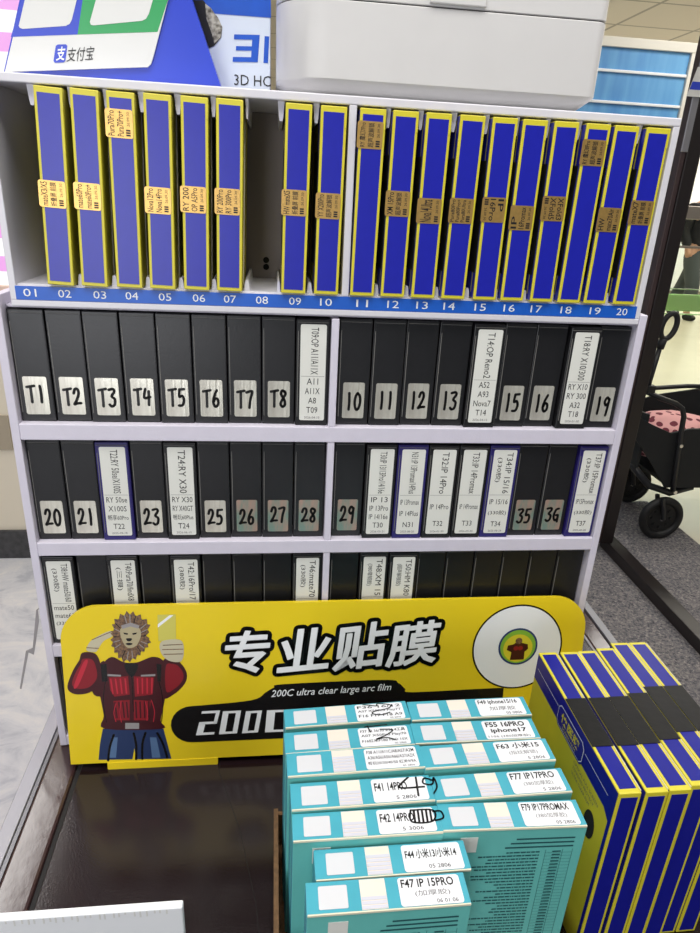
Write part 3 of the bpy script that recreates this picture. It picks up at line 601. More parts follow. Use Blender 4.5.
        for xx in (.74,.86,.93): q.poly([(TW*xx,h-.15),(TW*xx+.0003,h-.15),(TW*xx+.0003,h-.024),(TW*xx,h-.024)],g,0,.0002)
        part('fine_print',q,M['tealink'],r,recalc=False)
        part('front_sticker',MB().prism([(TW*.13,h-.024),(TW*.25,h-.024),(TW*.25,h-.008),(TW*.13,h-.008)],g,.0001,.0003),M['label'],r)
for a in TEAL: teal(*a)

# ------------------------------------------------------------------ tall yellow boxes at the lower right
GW,GL_,GH=.0188,.1725,-.19-ZC-.0005
g0=thing('film_box','tall yellow and blue film box, leftmost of the row beside the teal boxes','film box',(.2205,-.274,ZC+.0005),(0,0,0),'tall yellow boxes on the counter')
gp=lambda n,b,m: part(n,b,M[m] if isinstance(m,str) else m,g0)
gp('carton',MB().box(-GW/2,GW/2,0,GL_,0,GH,bev=.0007),'yellow')
ft=frame((0,0,GH),(1,0,0),(0,1,0))
gp('top_panel',MB().prism([(-.0070,.0045),(.0070,.0045),(.0070,GL_-.004),(-.0070,GL_-.004)],ft,-.0001,.0002),'shadedblue')
gp('front_panel',MB().prism([(-.0070,.003),(.0070,.003),(.0070,GH-.0045),(-.0070,GH-.0045)],FRONT(),-.0001,.0002),'shadedblue')
fl=frame((-GW/2,0,0),(0,-1,0),(0,0,1))   # left face; x = -y
sb_=MB(); 
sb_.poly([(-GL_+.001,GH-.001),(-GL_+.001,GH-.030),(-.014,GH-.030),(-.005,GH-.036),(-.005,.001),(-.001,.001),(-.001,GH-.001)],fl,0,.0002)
sb_.poly([(-GL_+.006,GH-.0152),(-GL_*.66,GH-.0152),(-GL_*.66,GH-.0158),(-GL_+.006,GH-.0158)],fl,1,.0004)
sb_.poly([(-GL_*.32,GH-.0152),(-.012,GH-.0152),(-.012,GH-.0158),(-GL_*.32,GH-.0158)],fl,1,.0004)
band=gp('side_band',sb_,[M['shadedblue'],M['white']])
def octo(cx,cy,w,h,k): return [(cx-w+k,cy-h),(cx+w-k,cy-h),(cx+w,cy-h+k),(cx+w,cy+h-k),(cx+w-k,cy+h),(cx-w+k,cy+h),(cx-w,cy+h-k),(cx-w,cy-h+k)]
ex,ey=-GL_*.49,GH-.0205
em=MB().poly(octo(ex,ey,.029,.0125,.005),fl,0,.0005).poly(octo(ex,ey,.0272,.0112,.0045),fl,1,.0006).poly(octo(ex,ey,.0265,.0105,.0042),fl,0,.0007)
em.text('快医膜',fl,ex-.019,ey-.0035,.038,.0105,2,.0009,.02); em.text('SCREEN FILM',fl,ex-.014,ey-.0085,.028,.0028,2,.0009)
part('emblem',em,[M['shadedblue'],M['white'],M['yellow']],band,recalc=False)
tx=MB(); 
for i in range(3): tx.text(['OPTICAL FULL SCREEN','TEMPERED PROTECT','ULTRA CLEAR FILM'][i],fl,-GL_*.40,GH-.040-.006*i,.048-.006*i,.0032,0,.0004)
gp('side_printing',tx,'greyink')
gp('thumb_notch',MB().poly([(-.027+.009*math.cos(a),GH-.066+.014*math.sin(a)) for a in [2*PI*i/24 for i in range(24)]],fl,0,.0003),'dark')
tb=MB().prism([(-GW/2-.0003,.0475),(GW/2+.0003,.0475),(GW/2+.0003,.105),(-GW/2-.0003,.105)],ft,.0002,.0007)
gp('black_tape',tb,'tape')
gp('paper_edge',MB().box(GW/2-.0002,GW/2+.0004,.002,GL_-.002,GH-.0008,GH+.0006),'paper')
gx=[.2432,.2633,.2838,.3045,.3248]; gy=[-.2742,-.2735,-.270,-.262,-.262]
gl=['second from the left in the row on the counter','third from the left in the row on the counter','fourth from the left in the row on the counter','fifth from the left in the row on the counter','rightmost in the row on the counter']
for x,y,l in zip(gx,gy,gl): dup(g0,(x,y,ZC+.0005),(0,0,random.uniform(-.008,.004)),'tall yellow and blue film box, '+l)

# ------------------------------------------------------------------ white panel at the lower left
wp=thing('white_stand','white shrink-wrapped display panel standing on the counter at the lower left corner','stand',(-.195,-.300,ZC))
part('panel',MB().box(-.066,.0712,0,.006,0,.1405,bev=.001),M['white'],wp)
part('base_foot',MB().box(-.05,.055,-.02,.035,0.0,.004,bev=.0008),M['white'],wp)
cr=MB()
for i in range(26): x=-.06+i*.0048+random.uniform(-.001,.001); cr.box(x,x+.0012,-.0002,.0,.1375-random.random()*.004,.1398)
part('wrap_crimp',cr,M['cwhite'],wp)
ZT=.3111
# ------------------------------------------------------------------ on top of the tray
ps=thing('payment_stand','blue payment stand with blue and green card, at the left on the tray top','payment stand',(-.195,.045,ZT))
pl=lambda n,b,m,par=ps,**k: part(n,b,M[m] if isinstance(m,str) else m,par,**k)
body=[(-.284,.0002),(-.1045,.0002),(-.154,.139),(-.2315,.139)]
pl('body',MB().prism([(x+.195,z) for x,z in body],FRONT(0,-.0145,0),0,-.045),'standblue')
ext=lambda a,b,k: (a[0]+(b[0]-a[0])*k,a[1]+(b[1]-a[1])*k)
K=2.55
cpts=[CARD[0],CARD[1],CARD[2],CARD[3],ext(CARD[3],CARD[4],K),ext(CARD[0],CARD[5],K)]
cf=FRONT(.195,-.0150,-ZT)
card=pl('card',MB().prism(cpts,cf,0,.0018),'cwhite')
b4=CBLUE; top=lambda a,b: ext(a,b,3.6)
pl('blue_field',MB().poly([b4[0],b4[1],top(b4[1],b4[2]),top(b4[0],b4[3])],cf,0,.0019),'cblue',card,recalc=False)
g4=CGREEN
pl('green_field',MB().poly([g4[0],g4[1],top(g4[1],g4[2]),top(g4[0],g4[3])],cf,0,.0019),'cgreen',card,recalc=False)
for q in CQ:
    pts=q[:6]+[ext(q[5],q[6],2.6),ext(q[0],q[7],2.6)]
    pl('blank_square',MB().poly(pts,cf,0,.0021),'cwhite',card,recalc=False)
lg=MB().poly(CLOGO,cf,0,.0021)
def quadtext(mb,q,txt,mi,lift,bold=0,cf=cf):
    a,b,c,d=[Vector((p[0],p[1])) for p in q]; u=d-c; v=a-c
    fn=lambda x,y,l=0: cf(c.x+u.x*x+v.x*y,c.y+u.y*x+v.y*y,lift)
    mb.text(txt,fn,0,0,1,1,mi,0,bold)
quadtext(lg,CLT,'支',1,.0022,.02); quadtext(lg,CTXT,'支付宝',2,.0021)
pl('logo',lg,[M['cblue'],M['white'],M['ink']],card,recalc=False)

cb=thing('product_box','white and blue product carton lettered 3D, between payment stand and white machine','box',(-.10,.06,ZT))
part('carton',MB().box(-.045,.0365,0,.05,0,.12,bev=.0008),M['boxwhite'],cb)
f=FRONT(.10,0,-ZT)
part('blue_top',MB().poly([(-.144,.3733),BLINE[0],BLINE[1],(-.0637,.43),(-.144,.43)],f,0,.0003),M['boxblue'],cb,recalc=False)
pt=MB()
quadtext(pt,B3[2],'3D HC',1,.0004,0,f)
q=[Vector(t) for t in B3[0]]
def qr(x0,x1,y0,y1): pt.poly([tuple(q[2]+(q[3]-q[2])*x+(q[0]-q[2])*y) for x,y in ((x0,y0),(x1,y0),(x1,y1),(x0,y1))],f,0,.0004)
qr(0,1,0,.18); qr(.1,.72,.42,.58); qr(0,1,.82,1); qr(.72,1,.18,.82)
q=B3[1]; pt.poly([q[2],(q[2][0]+.004,q[2][1]),(q[0][0]+.004,q[0][1]),q[0]],f,0,.0004)
part('lettering',pt,[M['boxblue'],M['ink']],cb,recalc=False)
part('product_picture',MB().poly(BPIC[0],f,0,.0005).poly(BPIC[1],f,1,.0006),[M['ink'],M['goldblack']],cb,recalc=False)

mc=thing('cutting_machine','large white machine with rounded corners and horizontal lid seam on the tray top','machine',(.08,.08,ZT))
def slab(x0,x1,y0,y1,levels,r,n=8,rr_=.010):
    mb=MB(); rings=[]
    for z,ins,rr in levels:
        q=[]
        for cx_,cy_,rad,a0 in ((x1-ins,y1-ins,rr_,0),(x0+ins,y1-ins,rr,90),(x0+ins,y0+ins,rr,180),(x1-ins,y0+ins,rr_,270)):
            sx=-1 if a0 in(0,270) else 1; sy=-1 if a0 in(0,90) else 1
            for i in range(n+1):
                a=math.radians(a0+90*i/n); q.append((cx_+sx*rad+rad*math.cos(a),cy_+sy*rad+rad*math.sin(a),z))
        rings.append(q)
    m=len(rings[0]); vs=[v for r_ in rings for v in r_]; fsx=[]
    for i in range(len(rings)-1):
        for k in range(m): fsx.append([i*m+k,i*m+(k+1)%m,(i+1)*m+(k+1)%m,(i+1)*m+k])
    fsx.append(list(range(m))[::-1]); fsx.append([(len(rings)-1)*m+k for k in range(m)])
    mb.add(vs,fsx); return mb
mx0,mx1,my0,my1=-.1385,.1400,-.0785,.105
def smooth_part(name,mb,m):
    o=part(name,mb,M[m],mc); 
    for p in o.data.polygons: p.use_smooth=abs(p.normal.z)<.9
    o.data.set_sharp_from_angle(angle=math.radians(28)); return o
smooth_part('lower_body',slab(mx0,mx1,my0,my1,[(.0016,.011,.03),(.0098,.0012,.042),(.0115,0,.044),(.0662,0,.044),(.0668,.0005,.044)],.044),'machine')
smooth_part('seam_band',slab(mx0,mx1,my0,my1,[(.0668,.0018,.042),(.0678,.0018,.042)],.04),'seam')
smooth_part('lid',slab(mx0,mx1,my0,my1,[(.0678,.0005,.044),(.0684,0,.044),(.14,.0005,.044),(.15,.006,.044)],.044),'machine')
part('lid_handle',MB().box(-.015,.032,my0-.0028,my0+.002,.0692,.0765,bev=.001),M['machine'],mc)
for x in (mx0+.05,mx1-.05):
    for y in (my0+.05,my1-.04): part('foot',MB().tube([(x,y,0),(x,y,.003)],.008,0,14),M['rubber'],mc)

tf=thing('tape_tail','thin grey strip of tape dangling beside the left side of the rack','tape',(-.3115,.03,-.21))
part('strip',MB().prism([(-.0005,.012),(-.0118,-.006),(-.0128,-.022),(-.024,-.0675),(-.0295,-.064),(-.0445,-.117),(-.0462,-.116),(-.032,-.062),(-.024,-.058),(-.0135,-.006),(-.0005,.004)],FRONT(),0,-.0012),M['grey'],tf)

# ------------------------------------------------------------------ the place around
def plane(n,x0,x1,y0,y1,z,m): return struct(n,MB().box(x0,x1,y0,y1,z-.02,z),m)
mm=bpy.data.materials.new('marble'); mm.use_nodes=True; nt=mm.node_tree; b=nt.nodes['Principled BSDF']; b.inputs['Roughness'].default_value=.3
co=nt.nodes.new('ShaderNodeTexCoord'); mp=nt.nodes.new('ShaderNodeMapping'); mp.inputs['Scale'].default_value=(2.2,3.4,1); mp.inputs['Rotation'].default_value=(0,0,.6)
nz=nt.nodes.new('ShaderNodeTexNoise'); nz.inputs['Scale'].default_value=2.2; nz.inputs['Detail'].default_value=9; nz.inputs['Roughness'].default_value=.68; nz.inputs['Distortion'].default_value=1.6
rp_=nt.nodes.new('ShaderNodeValToRGB'); 
for pos,c in ((.34,(176,178,186)),(.44,(196,197,202)),(.53,(206,206,209)),(.64,(216,214,213))):
    e=rp_.color_ramp.elements.new(pos); e.color=srgb(*c)
rp_.color_ramp.elements.remove(rp_.color_ramp.elements[0]); rp_.color_ramp.elements.remove(rp_.color_ramp.elements[-1])
nt.links.new(co.outputs['Object'],mp.inputs['Vector']); nt.links.new(mp.outputs['Vector'],nz.inputs['Vector']); nt.links.new(nz.outputs['Fac'],rp_.inputs['Fac']); nt.links.new(rp_.outputs['Color'],b.inputs['Base Color'])
cm=bpy.data.materials.new('carpet'); cm.use_nodes=True; nt=cm.node_tree; b=nt.nodes['Principled BSDF']; b.inputs['Roughness'].default_value=.95; b.inputs['Specular IOR Level'].default_value=.1
co=nt.nodes.new('ShaderNodeTexCoord'); vz=nt.nodes.new('ShaderNodeTexNoise'); vz.inputs['Scale'].default_value=110; vz.inputs['Detail'].default_value=6; vz.inputs['Roughness'].default_value=.75
r2=nt.nodes.new('ShaderNodeValToRGB')
for pos,c in ((.38,(72,72,78)),(.48,(118,116,120)),(.56,(138,133,131)),(.66,(182,176,172))):
    e=r2.color_ramp.elements.new(pos); e.color=srgb(*c)
r2.color_ramp.elements.remove(r2.color_ramp.elements[0]); r2.color_ramp.elements.remove(r2.color_ramp.elements[-1])
nt.links.new(co.outputs['Object'],vz.inputs['Vector']); nt.links.new(vz.outputs['Fac'],r2.inputs['Fac']); nt.links.new(r2.outputs['Color'],b.inputs['Base Color'])
bp=nt.nodes.new('ShaderNodeBump'); bp.inputs['Strength'].default_value=.6; bp.inputs['Distance'].default_value=.004; nt.links.new(vz.outputs['Fac'],bp.inputs['Height']); nt.links.new(bp.outputs['Normal'],b.inputs['Normal'])
plane('floor',-4,.30,-3,1.80,ZF,mm)
plane('floor_carpet',.30,1.85,-3,2.25,ZF,cm)
tile=mat('pale_floor_tile',(206,198,176),.3,noise=.04,nscale=3)
plane('floor_hall',1.85,16,-3,16,ZF-.0005,tile); plane('floor_hall',-4,1.85,2.25,16,ZF-.0005,tile)
# ceiling with a tile grid
cl=bpy.data.materials.new('ceiling_tiles'); cl.use_nodes=True; nt=cl.node_tree; b=nt.nodes['Principled BSDF']; b.inputs['Roughness'].default_value=.9
co=nt.nodes.new('ShaderNodeTexCoord'); br=nt.nodes.new('ShaderNodeTexBrick'); br.offset=0; br.inputs['Scale'].default_value=1; br.inputs['Brick Width'].default_value=.62; br.inputs['Row Height'].default_value=.62; br.inputs['Mortar Size'].default_value=.012; br.inputs['Mortar Smooth'].default_value=0
br.inputs['Color1'].default_value=srgb(236,232,226); br.inputs['Color2'].default_value=srgb(232,228,222); br.inputs['Mortar'].default_value=srgb(180,178,176)
nt.links.new(co.outputs['Object'],br.inputs['Vector']); nt.links.new(br.outputs['Color'],b.inputs['Base Color'])
struct('ceiling',MB().box(-4,16,-3,16,1.5,1.54),cl)
# wall at the back left
wl=struct('wall_back',MB().box(-4,-.30,1.76,1.84,ZF+.0,1.5),M['wall'])
struct('baseboard_back',MB().box(-4,-.30,1.748,1.76,ZF,-1.03),M['skirt'])
struct('trim_1',MB().box(-1.6,-1.013,1.752,1.76,-.695,-.563),M['tan'])
lb=thing('backlit_poster','brightly lit white poster with pink curved stripes on the wall behind the tray','poster',(-1.2,1.758,-.19))
part('frame',MB().box(-.55,.62,-.03,0,0,.09,bev=.004).box(-.55,.62,-.03,0,1.3,1.34,bev=.004),M['peach'],lb)
pm=bpy.data.materials.new('backlit_stripes'); pm.use_nodes=True; nt=pm.node_tree; b=nt.nodes['Principled BSDF']
co=nt.nodes.new('ShaderNodeTexCoord'); wv=nt.nodes.new('ShaderNodeTexWave'); wv.wave_type='RINGS'; wv.inputs['Scale'].default_value=3.0; wv.inputs['Distortion'].default_value=.6
mp=nt.nodes.new('ShaderNodeMapping'); mp.inputs['Location'].default_value=(-.2,0,-1.05)
rr=nt.nodes.new('ShaderNodeValToRGB'); rr.color_ramp.interpolation='CONSTANT'; rr.color_ramp.elements[0].color=srgb(255,255,255); rr.color_ramp.elements[1].position=.55; rr.color_ramp.elements[1].color=srgb(240,168,236)
nt.links.new(co.outputs['Object'],mp.inputs['Vector']); nt.links.new(mp.outputs['Vector'],wv.inputs['Vector']); nt.links.new(wv.outputs['Fac'],rr.inputs['Fac'])
nt.links.new(rr.outputs['Color'],b.inputs['Emission Color']); b.inputs['Base Color'].default_value=(.05,.05,.05,1); b.inputs['Emission Strength'].default_value=1.0
part('lit_panel',MB().box(-.55,.62,-.02,-.004,.09,1.3),pm,lb)

# blue slatted panel
bp_=thing('slat_panel','blue slatted display panel with white rails in a cream frame behind the tray at right','display panel',(1.5,3.0,ZF))
q=lambda n,x0,x1,y0,y1,z0,z1,m: part(n,MB().box(x0-1.5,x1-1.5,y0-3,y1-3,z0-ZF,z1-ZF,bev=.003),M[m],bp_)
q('panel',.7,2.00,3.0,3.02,ZF+.05,.965,'bluepanel')
q('top_frame',.66,2.03,2.985,3.03,.962,1.005,'frame'); q('side_frame',2.00,2.03,2.985,3.03,ZF,.962,'frame'); q('side_frame',.66,.70,2.985,3.03,ZF,.962,'frame')
for i in range(9): q('rail',.705,1.998,2.988,3.0,.855-.137*i,.868-.137*i,'white')

# black steel stand
st=thing('display_stand','black steel upright post with long floor foot, right of the white rack','stand',(1.36,1.75,ZF))
s_=lambda n,x0,x1,y0,y1,z0,z1,m: part(n,MB().box(x0-1.36,x1-1.36,y0-1.75,y1-1.75,z0-ZF,z1-ZF,bev=.003),M[m],st)
s_('post',1.338,1.390,1.725,1.775,ZF+.05,1.45,'steel')
s_('side_channel',1.318,1.338,1.73,1.77,ZF+.05,1.45,'steelside')
s_('floor_foot',1.375,1.435,.35,1.80,ZF,ZF+.048,'steel')
s_('edge_trim',1.314,1.340,1.7235,1.7295,.42,1.45,'alu')

# glass balustrade
bl=thing('balustrade','glass balustrade with steel handrail and green safety band behind the wagon','balustrade',(3.0,3.0,ZF))
t=lambda n,x0,x1,y0,y1,z0,z1,m: part(n,MB().box(x0-3,x1-3,y0-3,y1-3,z0-ZF,z1-ZF,bev=.004),M[m] if isinstance(m,str) else m,bl)
glass=mat('clear_glass',(235,245,238),.02,trans=1); glass.node_tree.nodes['Principled BSDF'].inputs['IOR'].default_value=1.05
t('handrail',2.06,6,2.97,3.03,.195,.262,'rail')
t('glass_pane',2.06,6,3.0,3.008,ZF+.02,.195,glass)
t('green_band',2.06,6,2.998,2.9995,-.298,-.203,'greenfilm')
t('trim_line',2.06,6,2.996,2.9995,.045,.058,'rail'); 
t('trim_line',2.06,6,2.997,2.9995,-.178,-.172,'greenfilm'); t('trim_line',2.06,6,2.997,2.9995,-.318,-.311,'greenfilm')

# folding wagon
wg=thing('folding_wagon','black fabric folding wagon with wheels and loop handle, behind the steel stand','wagon',(1.75,2.0,ZF))
W=lambda n,mb,m,par=wg,**k: part(n,mb,M[m],par,**k)
o_=Vector((1.75,2.0,ZF)); V=lambda x,y,z: Vector((x,y,z))-o_
fr=lambda y: frame(V(0,y,0),(1,0,0),(0,0,1))
W('front_side',MB().prism([(1.455,-.655),(1.56,-.775),(1.652,-.893),(2.5,-.893),(2.5,-.60),(1.70,-.62),(1.62,-.64),(1.52,-.60),(1.45,-.565)],fr(1.85),0,-.012),'fabric')
W('back_side',MB().prism([(1.62,-.86),(2.5,-.86),(2.5,-.575),(2.02,-.565),(1.80,-.60),(1.62,-.66)],fr(2.30),0,-.012),'fabric')
W('bottom',MB().box(*[0]*6) if False else MB().prism([(1.655,1.862),(2.5,1.862),(2.5,2.288),(1.655,2.288)],frame(V(0,0,-.885),(1,0,0),(0,1,0)),0,.01),'fabric')
W('end_side',MB().prism([(1.862,-.80),(2.288,-.80),(2.288,-.60),(1.862,-.56)],frame(V(1.50,0,0),(0,1,0),(0,0,1)),0,.012),'fabric')
W('front_frame',MB().tube([V(1.445,1.845,-.452),V(1.53,1.84,-.483),V(1.60,1.838,-.505),V(1.632,1.838,-.525),V(1.648,1.838,-.56),V(1.652,1.838,-.62),V(1.668,1.838,-.76),V(1.684,1.838,-.905)],.011,0,12),'tube',smooth=True)
W('rear_frame',MB().tube([V(1.50,2.31,-.60),V(1.70,2.31,-.575),V(1.95,2.31,-.555),V(2.4,2.31,-.555)],.011,0,12),'tube',smooth=True)
for x,z in ((1.662,-.688),(1.690,-.905)): W('bolt',MB().tube([V(x,1.824,z),V(x,1.83,z)],.008,0,12),'chrome')
W('chassis',MB().tube([V(1.50,1.90,-.80),V(1.60,1.89,-.90),V(1.70,1.88,-.93),V(1.80,1.88,-.90)],.016,0,10),'tube',smooth=True)
hd_=MB().tube([V(1.452,1.83,-.46),V(1.468,1.83,-.25)],.010,0,12)
W('handle_pole',hd_,'tube',smooth=True)
import itertools
lp=[V(1.484+.030*math.cos(a)+.006*math.sin(a),1.83,-.186+.050*math.sin(a)) for a in [2*PI*i/28 for i in range(28)]]
W('handle_loop',MB().tube(lp,.011,0,12,closed=True).tube([V(1.466,1.83,-.275),V(1.474,1.83,-.235)],.016,0,12),'rubber',smooth=True)
W('pole_clamp',MB().box(*(V(1.448,0,0)[0],V(1.482,0,0)[0],V(0,1.815,0)[1],V(0,1.845,0)[1],V(0,0,-.455)[2],V(0,0,-.425)[2]),bev=.003),'rubber')
def wheel(cx,cy,cz,R):
    tyre=MB().tube([V(cx+(R-.018)*math.cos(a),cy,cz+(R-.018)*math.sin(a)) for a in [2*PI*i/40 for i in range(40)]],.018,0,12,closed=True)
    w=W('wheel',tyre,'rubber',smooth=True)
    h=MB().prism([(cx+(R-.022)*math.cos(2*PI*i/36),cz+(R-.022)*math.sin(2*PI*i/36)) for i in range(36)],fr(cy),.004,-.006)
    for k in range(8):
        a=2*PI*k/8; h.prism([(cx+.045*math.cos(a)+.008*math.cos(b_),cz+.045*math.sin(a)+.008*math.sin(b_)) for b_ in [2*PI*i/12 for i in range(12)]],fr(cy),.004,.010)
    W('rim',h,'rubber',w); W('axle_cap',MB().tube([V(cx,cy-.014,cz),V(cx,cy-.004,cz)],.010,0,14),'chrome',w)
    W('fork',MB().tube([V(cx-.03,cy-.022,cz+.105),V(cx-.012,cy-.022,cz+.05),V(cx,cy-.02,cz)],.010,0,10).tube([V(cx-.03,cy+.022,cz+.105),V(cx,cy+.02,cz)],.010,0,10),'tube',w)
wheel(1.676,1.86,-1.046,.103); wheel(1.735,2.24,-1.046,.103)
# pink plush inside the wagon
bm=bmesh.new(); bmesh.ops.create_icosphere(bm,subdivisions=4,radius=1)
from mathutils import noise as NZ
for v in bm.verts:
    k=1+.18*NZ.noise(v.co*1.7+Vector((3,1,2))); v.co=Vector((v.co.x*.20*k,v.co.y*.13*k,v.co.z*.11*k))
me=bpy.data.meshes.new('plush'); bm.to_mesh(me); bm.free()
for p in me.polygons: p.use_smooth=True
plm=bpy.data.materials.new('spotted_plush'); plm.use_nodes=True; nt=plm.node_tree; b=nt.nodes['Principled BSDF']; b.inputs['Roughness'].default_value=.9
co=nt.nodes.new('ShaderNodeTexCoord'); vo=nt.nodes.new('ShaderNodeTexVoronoi'); vo.inputs['Scale'].default_value=24; vr=nt.nodes.new('ShaderNodeValToRGB'); vr.color_ramp.interpolation='CONSTANT'
vr.color_ramp.elements[0].color=srgb(110,44,58); vr.color_ramp.elements[1].position=.36; vr.color_ramp.elements[1].color=srgb(226,168,166)
nt.links.new(co.outputs['Object'],vo.inputs['Vector']); nt.links.new(vo.outputs['Distance'],vr.inputs['Fac']); nt.links.new(vr.outputs['Color'],b.inputs['Base Color'])
me.materials.append(plm)
pk=link('spotted_blanket',me); pk.location=(1.75,2.06,-.715); tag(pk,'pink blanket with dark red spots bundled inside the black wagon','blanket')

# card hanging by the post, far white board with orange marks
hc=thing('hanging_card','white card with blue band hanging high on the steel stand','card',(1.33,1.722,.585))
part('card',MB().prism([(-.04,0.0),(.05,0.0),(.05,.085),(-.022,.085)],FRONT(),0.003,0),M['cwhite'],hc)
part('blue_band',MB().poly([(-.0355,.020),(.05,.020),(.05,.043),(-.031,.043)],FRONT(),0,.0036),M['cblue'],hc,recalc=False)
ob=thing('wall_board','bright white partition with small orange marks far behind, beyond the balustrade','board',(7.75,10.5,-.1))
part('board',MB().box(-1.6,1.4,0,.03,ZF+.1,1.5),M['white'],ob)
part('orange_marks',MB().disc(-.62,.55,.09,FRONT(),0,.002,20).poly([(-.72,.76),(-.45,.76),(-.45,.80),(-.72,.80)],FRONT(),0,.002).poly([(-.72,.85),(-.45,.85),(-.45,.88),(-.72,.88)],FRONT(),0,.002),M['orange'],ob,recalc=False)
part('base_rail',MB().box(-1.6,1.4,-.01,.04,ZF+.1,ZF+.2),M['rail'],ob)

# passer-by beyond the balustrade
def skin(name, verts, edges, radii, m, parent, sub=2):
    me=bpy.data.meshes.new(name); me.from_pydata(verts,edges,[]); o=bpy.data.objects.new(name,me); COL.objects.link(o); o.parent=parent
    md=o.modifiers.new('Skin','SKIN'); md.use_smooth_shade=True
    for i,r in enumerate(radii): me.skin_vertices[0].data[i].radius=(r,r)
    me.skin_vertices[0].data[0].use_root=True
    o.modifiers.new('Sub','SUBSURF').levels=sub; o.modifiers['Sub'].render_levels=sub
    me.materials.append(m); return o
pr=thing('person','person in black jacket and dark grey trousers walking beyond the balustrade','person',(5.62,8.2,ZF),(0,0,math.radians(200)))
bv=[(0,0,.92),(0,0,1.1),(0,0,1.32),(0,0,1.46),(0,0,1.54),(0,.01,1.64),(0,.01,1.72), (.10,0,.88),(.11,.16,.48),(.11,.16,.08),(.11,.24,.04), (-.10,0,.88),(-.11,-.14,.48),(-.11,-.30,.10),(-.11,-.22,.04),
 (.19,0,1.42),(.24,-.06,1.15),(.24,.06,.92),(.24,.10,.84),(-.19,0,1.42),(-.24,.06,1.15),(-.24,.20,.95),(-.24,.25,.88)]
be=[(0,1),(1,2),(2,3),(3,4),(4,5),(5,6),(0,7),(7,8),(8,9),(9,10),(0,11),(11,12),(12,13),(13,14),(3,15),(15,16),(16,17),(17,18),(3,19),(19,20),(20,21),(21,22)]
rad=[.13,.14,.16,.11,.055,.10,.085,.095,.07,.048,.035,.095,.07,.048,.035,.075,.052,.04,.035,.075,.052,.04,.035]
skin('body',bv,be,rad,M['humanskin'],pr)
skin('trousers',[(0,0,.98),(0,0,.9),(.10,0,.86),(.11,.16,.48),(.11,.16,.10),(-.10,0,.86),(-.11,-.14,.48),(-.11,-.29,.13)],[(0,1),(1,2),(2,3),(3,4),(1,5),(5,6),(6,7)],[.155,.155,.12,.10,.085,.12,.10,.085],M['trouser'],pr)
skin('jacket',[(0,0,.90),(0,0,1.1),(0,0,1.32),(0,0,1.47),(.20,0,1.43),(.25,-.06,1.15),(.25,.06,.93),(-.20,0,1.43),(-.25,.06,1.15),(-.25,.20,.96)],[(0,1),(1,2),(2,3),(3,4),(4,5),(5,6),(3,7),(7,8),(8,9)],[.19,.18,.195,.12,.10,.075,.06,.10,.075,.06],M['cloth'],pr)
skin('hair',[(0,-.02,1.66),(0,-.02,1.74)],[(0,1)],[.11,.085],M['hair'],pr)
for s_x,y in ((.11,.16),(-.11,-.28)): skin('shoe',[(s_x,y-.04,.05),(s_x,y+.08,.045),(s_x,y+.16,.035)],[(0,1),(1,2)],[.055,.05,.035],M['shoe'],pr)
struct('wall_far',MB().box(-4,16,15.8,15.9,ZF,1.5),M['wall'])

# ------------------------------------------------------------------ light
def area(n,loc,rot,sx,sy,power,col=(1,1,1)):
    l=bpy.data.lights.new(n,'AREA'); l.shape='RECTANGLE'; l.size=sx; l.size_y=sy; l.energy=power; l.color=col
    o=bpy.data.objects.new(n,l); COL.objects.link(o); o.location=loc; o.rotation_euler=rot; return o
def aim(o,t): o.rotation_euler=(Vector(t)-o.location).to_track_quat('-Z','Y').to_euler()
area('unseen_overhead_light',(-.40,-.62,1.46),(0,0,0),1.2,.6,22,(1,.99,.97))
area('unseen_overhead_light',(.75,-.35,1.46),(0,0,0),.6,1.2,17,(1,.98,.95))
area('unseen_overhead_light',(2.6,1.3,1.46),(0,0,0),1.2,.6,16,(1,.96,.9))  # added light over the wagon and the right-hand floor
area('unseen_overhead_light',(2.2,2.35,1.46),(0,0,0),.8,.5,14,(1,.97,.92))  # extra unseen light added to brighten the blue slatted panel
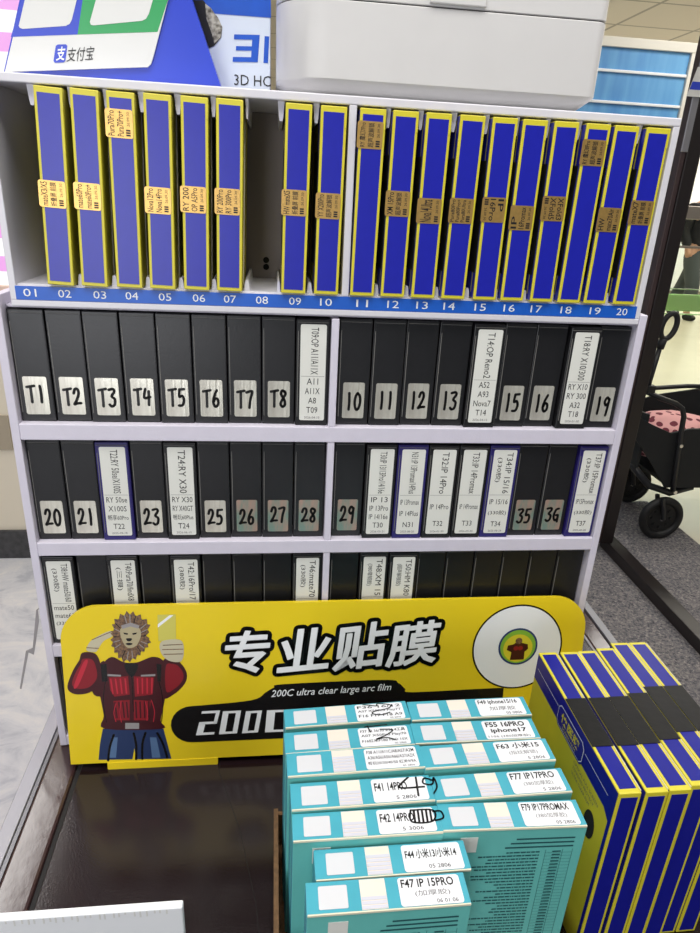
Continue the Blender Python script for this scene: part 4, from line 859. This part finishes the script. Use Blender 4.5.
area('unseen_overhead_light',(-1.25,1.15,1.46),(0,0,0),.5,1.1,22,(1,.98,.95))
w=area('shop_window',(-.90,-2.6,.12),(0,0,0),0.95,1.25,24,(.95,.96,1)); aim(w,(-.1,0,.12))
for x,y in ((4,5),(7,8.5),(4.5,11),(8.5,13)): area('added_hall_light',(x,y,1.45),(0,0,0),2.5,2.5,110,(1,.95,.85))  # unseen lights added to brighten the hall and the far partition
sp=bpy.data.lights.new('low_daylight','SPOT'); sp.energy=1500; sp.spot_size=math.radians(26); sp.spot_blend=.5; sp.shadow_soft_size=.15; sp.color=(1,.93,.78)
so=bpy.data.objects.new('low_daylight',sp); COL.objects.link(so); so.location=(8.9,14.8,1.42); aim(so,(4.3,5.6,ZF))
wd=bpy.data.worlds.new('world'); SC.world=wd; wd.use_nodes=True; bg=wd.node_tree.nodes['Background']; bg.inputs['Color'].default_value=(.86,.92,1,1); bg.inputs['Strength'].default_value=.14

# ------------------------------------------------------------------ camera
CP=[-0.05952530180927759,-0.6269035784722168,0.23460672414853131]; YAW,PIT,ROL,FOC=0.12522080479375,0.3918399878749363,0.051624207404787376,658.8813094160554
cd=bpy.data.cameras.new('camera'); cam=bpy.data.objects.new('camera',cd); COL.objects.link(cam); SC.camera=cam
cd.sensor_fit='VERTICAL'; cd.sensor_height=36; cd.lens=FOC/933*36; cd.clip_start=.02; cd.clip_end=100
f=Vector((math.sin(YAW)*math.cos(PIT),math.cos(YAW)*math.cos(PIT),-math.sin(PIT))); r0=Vector((math.cos(YAW),-math.sin(YAW),0)); u0=r0.cross(f)
r1=r0*math.cos(ROL)+u0*math.sin(ROL); u1=-r0*math.sin(ROL)+u0*math.cos(ROL)
cam.matrix_world=Matrix(((r1.x,u1.x,-f.x,CP[0]),(r1.y,u1.y,-f.y,CP[1]),(r1.z,u1.z,-f.z,CP[2]),(0,0,0,1)))
vs=SC.view_settings; vs.view_transform='Standard'; vs.look='None'; vs.gamma=1; vs.use_curve_mapping=False; vs.exposure=0.0
